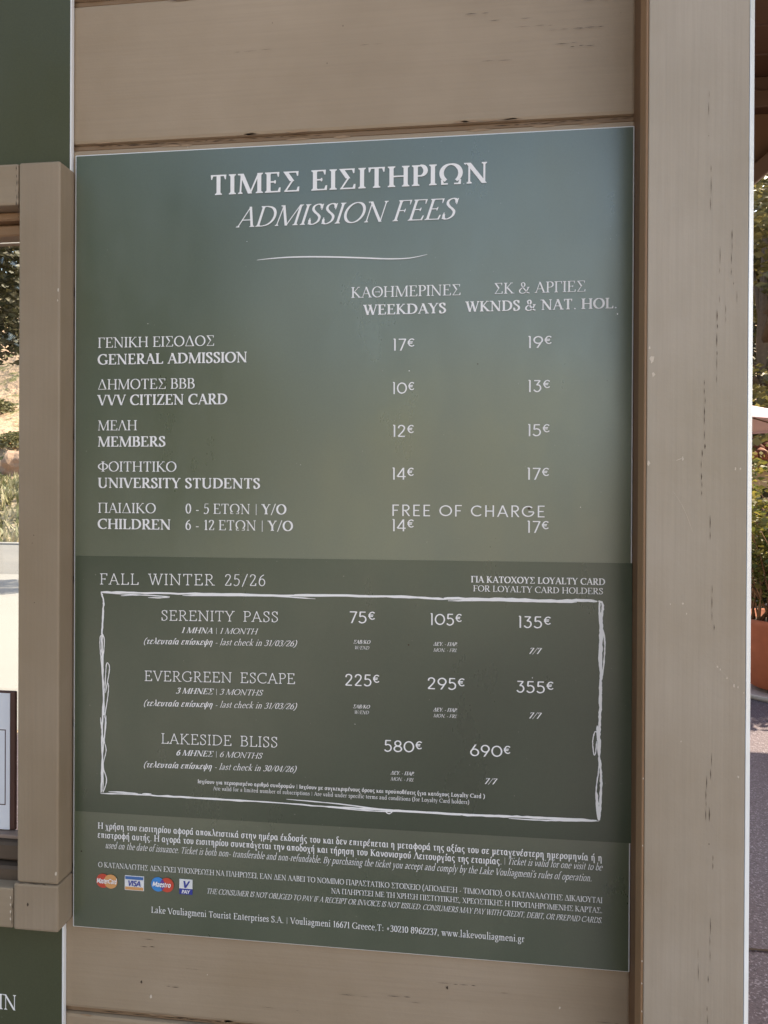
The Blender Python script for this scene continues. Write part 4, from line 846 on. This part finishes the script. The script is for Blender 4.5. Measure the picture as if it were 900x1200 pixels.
# ---------------------------------------------------------------- vegetation
def leaf_crown(clumps, n, size, rg, flat=.5):
    V = []; F = []
    tot = sum(c[3]**2 for c in clumps)
    for cx, cy, cz, r in clumps:
        for i in range(int(n*r*r/tot)):
            d = Vector((rg.gauss(0, 1), rg.gauss(0, 1), rg.gauss(0, 1))).normalized()*r*(.35 + .65*rg.random()**.5)
            p = Vector((cx + d.x, cy + d.y, cz + d.z*.8)); s = size*rg.uniform(.6, 1.4)
            q = Vector((rg.gauss(0, 1), rg.gauss(0, 1), rg.gauss(0, 1) + flat)).to_track_quat('Z', 'Y')
            b0 = len(V)
            for a, e in ((-.5, 0), (-.05, -.28), (.5, 0), (-.05, .28)): V.append(p + q @ Vector((a*s, e*s, rg.uniform(-.1, .1)*s)))
            F.append((b0, b0+1, b0+2, b0+3))
    return V, F
def tree(name, label, loc, h, r, leaf_m, n, size, seed, group=None, low=.35, cat='tree', lean=0):
    rg = random.Random(seed); t = thing(name, label, cat, loc, group); x, y, z = loc
    tk = MB(); top = Vector((x + lean, y, z + h*.75)); rad = h*.022
    tk.tube([(x, y, z - .2), (x + .1*lean + .05, y, z + h*.25), (x + .5*lean, y + .05, z + h*.5), top], [rad*1.3, rad, rad*.7, rad*.3], 9)
    cl = []
    for i in range(14):
        a = rg.uniform(0, 6.28); e = rg.uniform(low, 1.0); rad2 = r*(1 - abs(e - .6)*.9)*rg.uniform(.35, .95)
        c = Vector((x + lean*e + math.cos(a)*rad2, y + math.sin(a)*rad2, z + h*e*.93)); cl.append((c.x, c.y, c.z, r*rg.uniform(.28, .5)))
        s0 = Vector((x + lean*e*.6, y, z + h*max(.2, e*.62))); tk.tube([s0, (s0 + c)/2 + Vector((0, 0, .1)), c], [rad*.45, rad*.3, rad*.1], 6)
    tk.build('trunk', M_bark, t, True)
    V, F = leaf_crown(cl, n, size, rg); b = MB(); b.faces(V, F); b.build('crown', leaf_m, t); return t
# seen past the corner post
tree('broadleaf_tree', 'leafy olive green tree rising behind the parasol', (5.6, 13.5, 0), 8.5, 3.2, M_leafo, 9000, .22, 21, None, .2)
tree('broadleaf_tree', 'tall dark tree standing behind the lighter olive green tree', (8.6, 20, 0), 10, 4.2, M_leafd, 9000, .30, 22, None, .15)
# seen through the window
tree('pine_tree', 'dark spreading tree seen through the window in front of the sandy hill', (-6.9, 6.2, 0), 5.4, 2.6, M_leafd, 38000, .085, 23, None, .69)
tree('shadow_tree', 'slender unseen tree added behind the kiosk wall to shadow the road', (-3.4, 11.3, 0), 5.2, .8, M_leafd, 2500, .14, 27, None, .7)  # out of sight, added to cast the shadow streak on the road
# across the forecourt, behind the photographer: unseen, added for the board's dark reflection
for i, (x, y, h, r) in enumerate(((-6.4, -8.2, 8.5, 3.2), (-11, -8, 8.5, 3.4), (-5.6, -11.5, 10, 3.0))):
    tree('reflection_tree', ('dense unseen tree nearest the kiosk front, added for the board reflection', 'dense unseen tree farthest from the board, added for its reflection', 'dense unseen tree between its neighbours, added for the board reflection')[i], (x, y, 0), h, r, M_leafd, 6000, .3, 40 + i, 'added trees across the forecourt', .12)
def potted(px, py):
    t = thing('plant_pot', 'round terracotta pot nearest the kiosk, partly hidden by the corner post', 'plant pot', (px, py, .004), 'terracotta pots on the forecourt')
    b = MB(); b.lathe([(.02, .045), (.20, .045), (.23, .06), (.30, .20), (.335, .36), (.345, .50), (.350, .53), (.350, .565), (.335, .57), (.318, .565), (.315, .50), (.02, .50)], (px, py, .004), 56); b.build('bowl', M_terra, t, True)
    b = MB(); b.lathe([(.02, 0), (.36, 0), (.385, .035), (.375, .04), (.355, .02), (.02, .02)], (px, py, .004), 48); b.build('saucer', plain('pale saucer', (.50, .42, .38), .8), t, True)
    b = MB(); b.lathe([(.0, .515), (.314, .51)], (px, py, .004), 40); b.build('soil', plain('soil', (.06, .04, .025), .95, .4, 60, bumpy=.8), t)
    return t
pot = potted(2.47, 4.84)
sh = thing('shrub', 'twiggy shrub with yellow green leaves growing in the nearer terracotta pot', 'shrub', (2.47, 4.84, .5), 'potted shrubs on the forecourt')
rg = random.Random(31); b = MB(); tips = []
for i in range(46):
    a = rg.uniform(0, 6.28); rr_ = .24*math.sqrt(rg.random()); x, y = 2.47 + rr_*math.cos(a), 4.84 + rr_*math.sin(a); ln = rg.uniform(.5, 1.35)
    p = [(x, y, .5)]; dx, dy = rg.uniform(-.28, .28), rg.uniform(-.28, .28)
    for k in range(1, 5): p.append((x + dx*k/3 + rg.uniform(-.04, .04), y + dy*k/3 + rg.uniform(-.04, .04), .5 + ln*k/4))
    r0 = rg.uniform(.005, .013); b.tube(p, [r0, r0*.85, r0*.7, r0*.5, r0*.25], 6); tips += p[2:]
b.build('stems', M_stem, sh, True)
V, F = leaf_crown([(x + rg.uniform(-.05, .05), y, z, .13) for x, y, z in tips if z > .72], 4200, .055, rg, .2); b = MB(); b.faces(V, F); b.build('leaves', M_leafy, sh)
p2 = copy_tree(pot); p2.location = (3.22, 5.02, .004); p2['label'] = 'unseen terracotta pot right of the other pot, added with its shrub for shade'  # unseen copy of pot and shrub, added to shade ground behind the sunlit strip
s2 = copy_tree(sh); s2.location = (3.22, 5.02, .5); s2.rotation_euler.z = 2.1; s2['label'] = 'unseen twiggy shrub in the farther pot, added to cast shade'
hg = thing('hedge', 'dark leafy hedge behind the potted shrub', 'hedge', (4.2, 7.4, 0))
rg = random.Random(33); cl = [(2.2 + .28*i + rg.uniform(-.1, .1), 7.4 + rg.uniform(-.25, .25), .25 + .34*j, .32) for i in range(15) for j in range(4)]
V, F = leaf_crown(cl, 9000, .10, rg, .2); b = MB(); b.faces(V, F); b.build('foliage', M_leafd, hg)
b = MB()
for i in range(22): x = 2.3 + i*.19; b.tube([(x, 7.4, 0), (x + rg.uniform(-.1, .1), 7.4 + rg.uniform(-.1, .1), .6), (x + rg.uniform(-.2, .2), 7.4 + rg.uniform(-.1, .1), 1.2)], [.018, .013, .006], 6)
b.build('stems', M_stem, hg, True)
# ---------------------------------------------------------------- parasols and the tiled hut
def parasol(x, y, half, edge, peak, label, n=8, rot=0):
    t = thing('parasol', label, 'parasol', (x, y, 0), 'white parasols beside the kiosk')
    b = MB(); b.tube([(x, y, .02), (x, y, edge), (x, y, peak + .06)], .028, 12); b.build('pole', M_pole, t, True)
    b = MB(); b.lathe([(.0, .075), (.24, .06), (.28, .03), (.28, .0), (.0, 0)], (x, y, .004), 32); b.build('base', plain('grey base', (.22, .22, .22), .7), t, True)
    V = [(x, y, peak)]; F = []
    for k in range(n):
        a = rot + 2*math.pi*k/n; V.append((x + half*math.cos(a), y + half*math.sin(a), edge))
    for k in range(n):
        a = rot + 2*math.pi*k/n; V.append((x + half*1.004*math.cos(a), y + half*1.004*math.sin(a), edge - .03))
    for k in range(n):
        j = (k+1) % n; F += [(0, 1+k, 1+j), (1+k, 1+n+k, 1+n+j, 1+j)]
    b = MB(); b.faces(V, F); cn = b.build('canopy', M_canvas, t); sm = cn.modifiers.new('cloth', 'SOLIDIFY'); sm.thickness = .004
    for k in range(n):
        a = rot + 2*math.pi*k/n; b = MB(); b.tube([(x, y, peak - .03), (x + half*.985*math.cos(a), y + half*.985*math.sin(a), edge - .02)], .009, 6); b.build('rib', M_pole, t)
    return t
parasol(2.55, 8.6, 1.75, Z(.84), Z(1.32), 'white parasol with its canopy edge showing past the post above the shrub', 8, .2)
parasol(4.60, 3.42, 2.12, Z(1.18), Z(1.75), 'large square unseen parasol, added to shade the near asphalt', 4, R(45))  # out of view, added to throw shade over the near asphalt
hu = thing('tiled_hut', 'low hut with a terracotta tiled roof behind the hedge', 'hut', (6.2, 14, 0))
b = MB(); b.box(4.6, 8.4, 13, 15.4, 0, 2.02, .01); b.build('wall', M_render, hu)
b = MB()
for i in range(20):
    x = 4.45 + i*.215
    for j in range(7):
        y0 = 12.7 + j*.24; z0 = 2.05 + j*.12
        b.tube([(x, y0, z0 + .035), (x, y0 + .27, z0 + .14)], [.115, .10], 8)
b.build('roof', plain('old roof tiles', (.20, .062, .034), .8, .35, 9), hu, True)
b = MB(); b.box(4.4, 8.6, 12.72, 12.80, 1.92, 2.04, .006); b.build('fascia', M_ceil, hu)
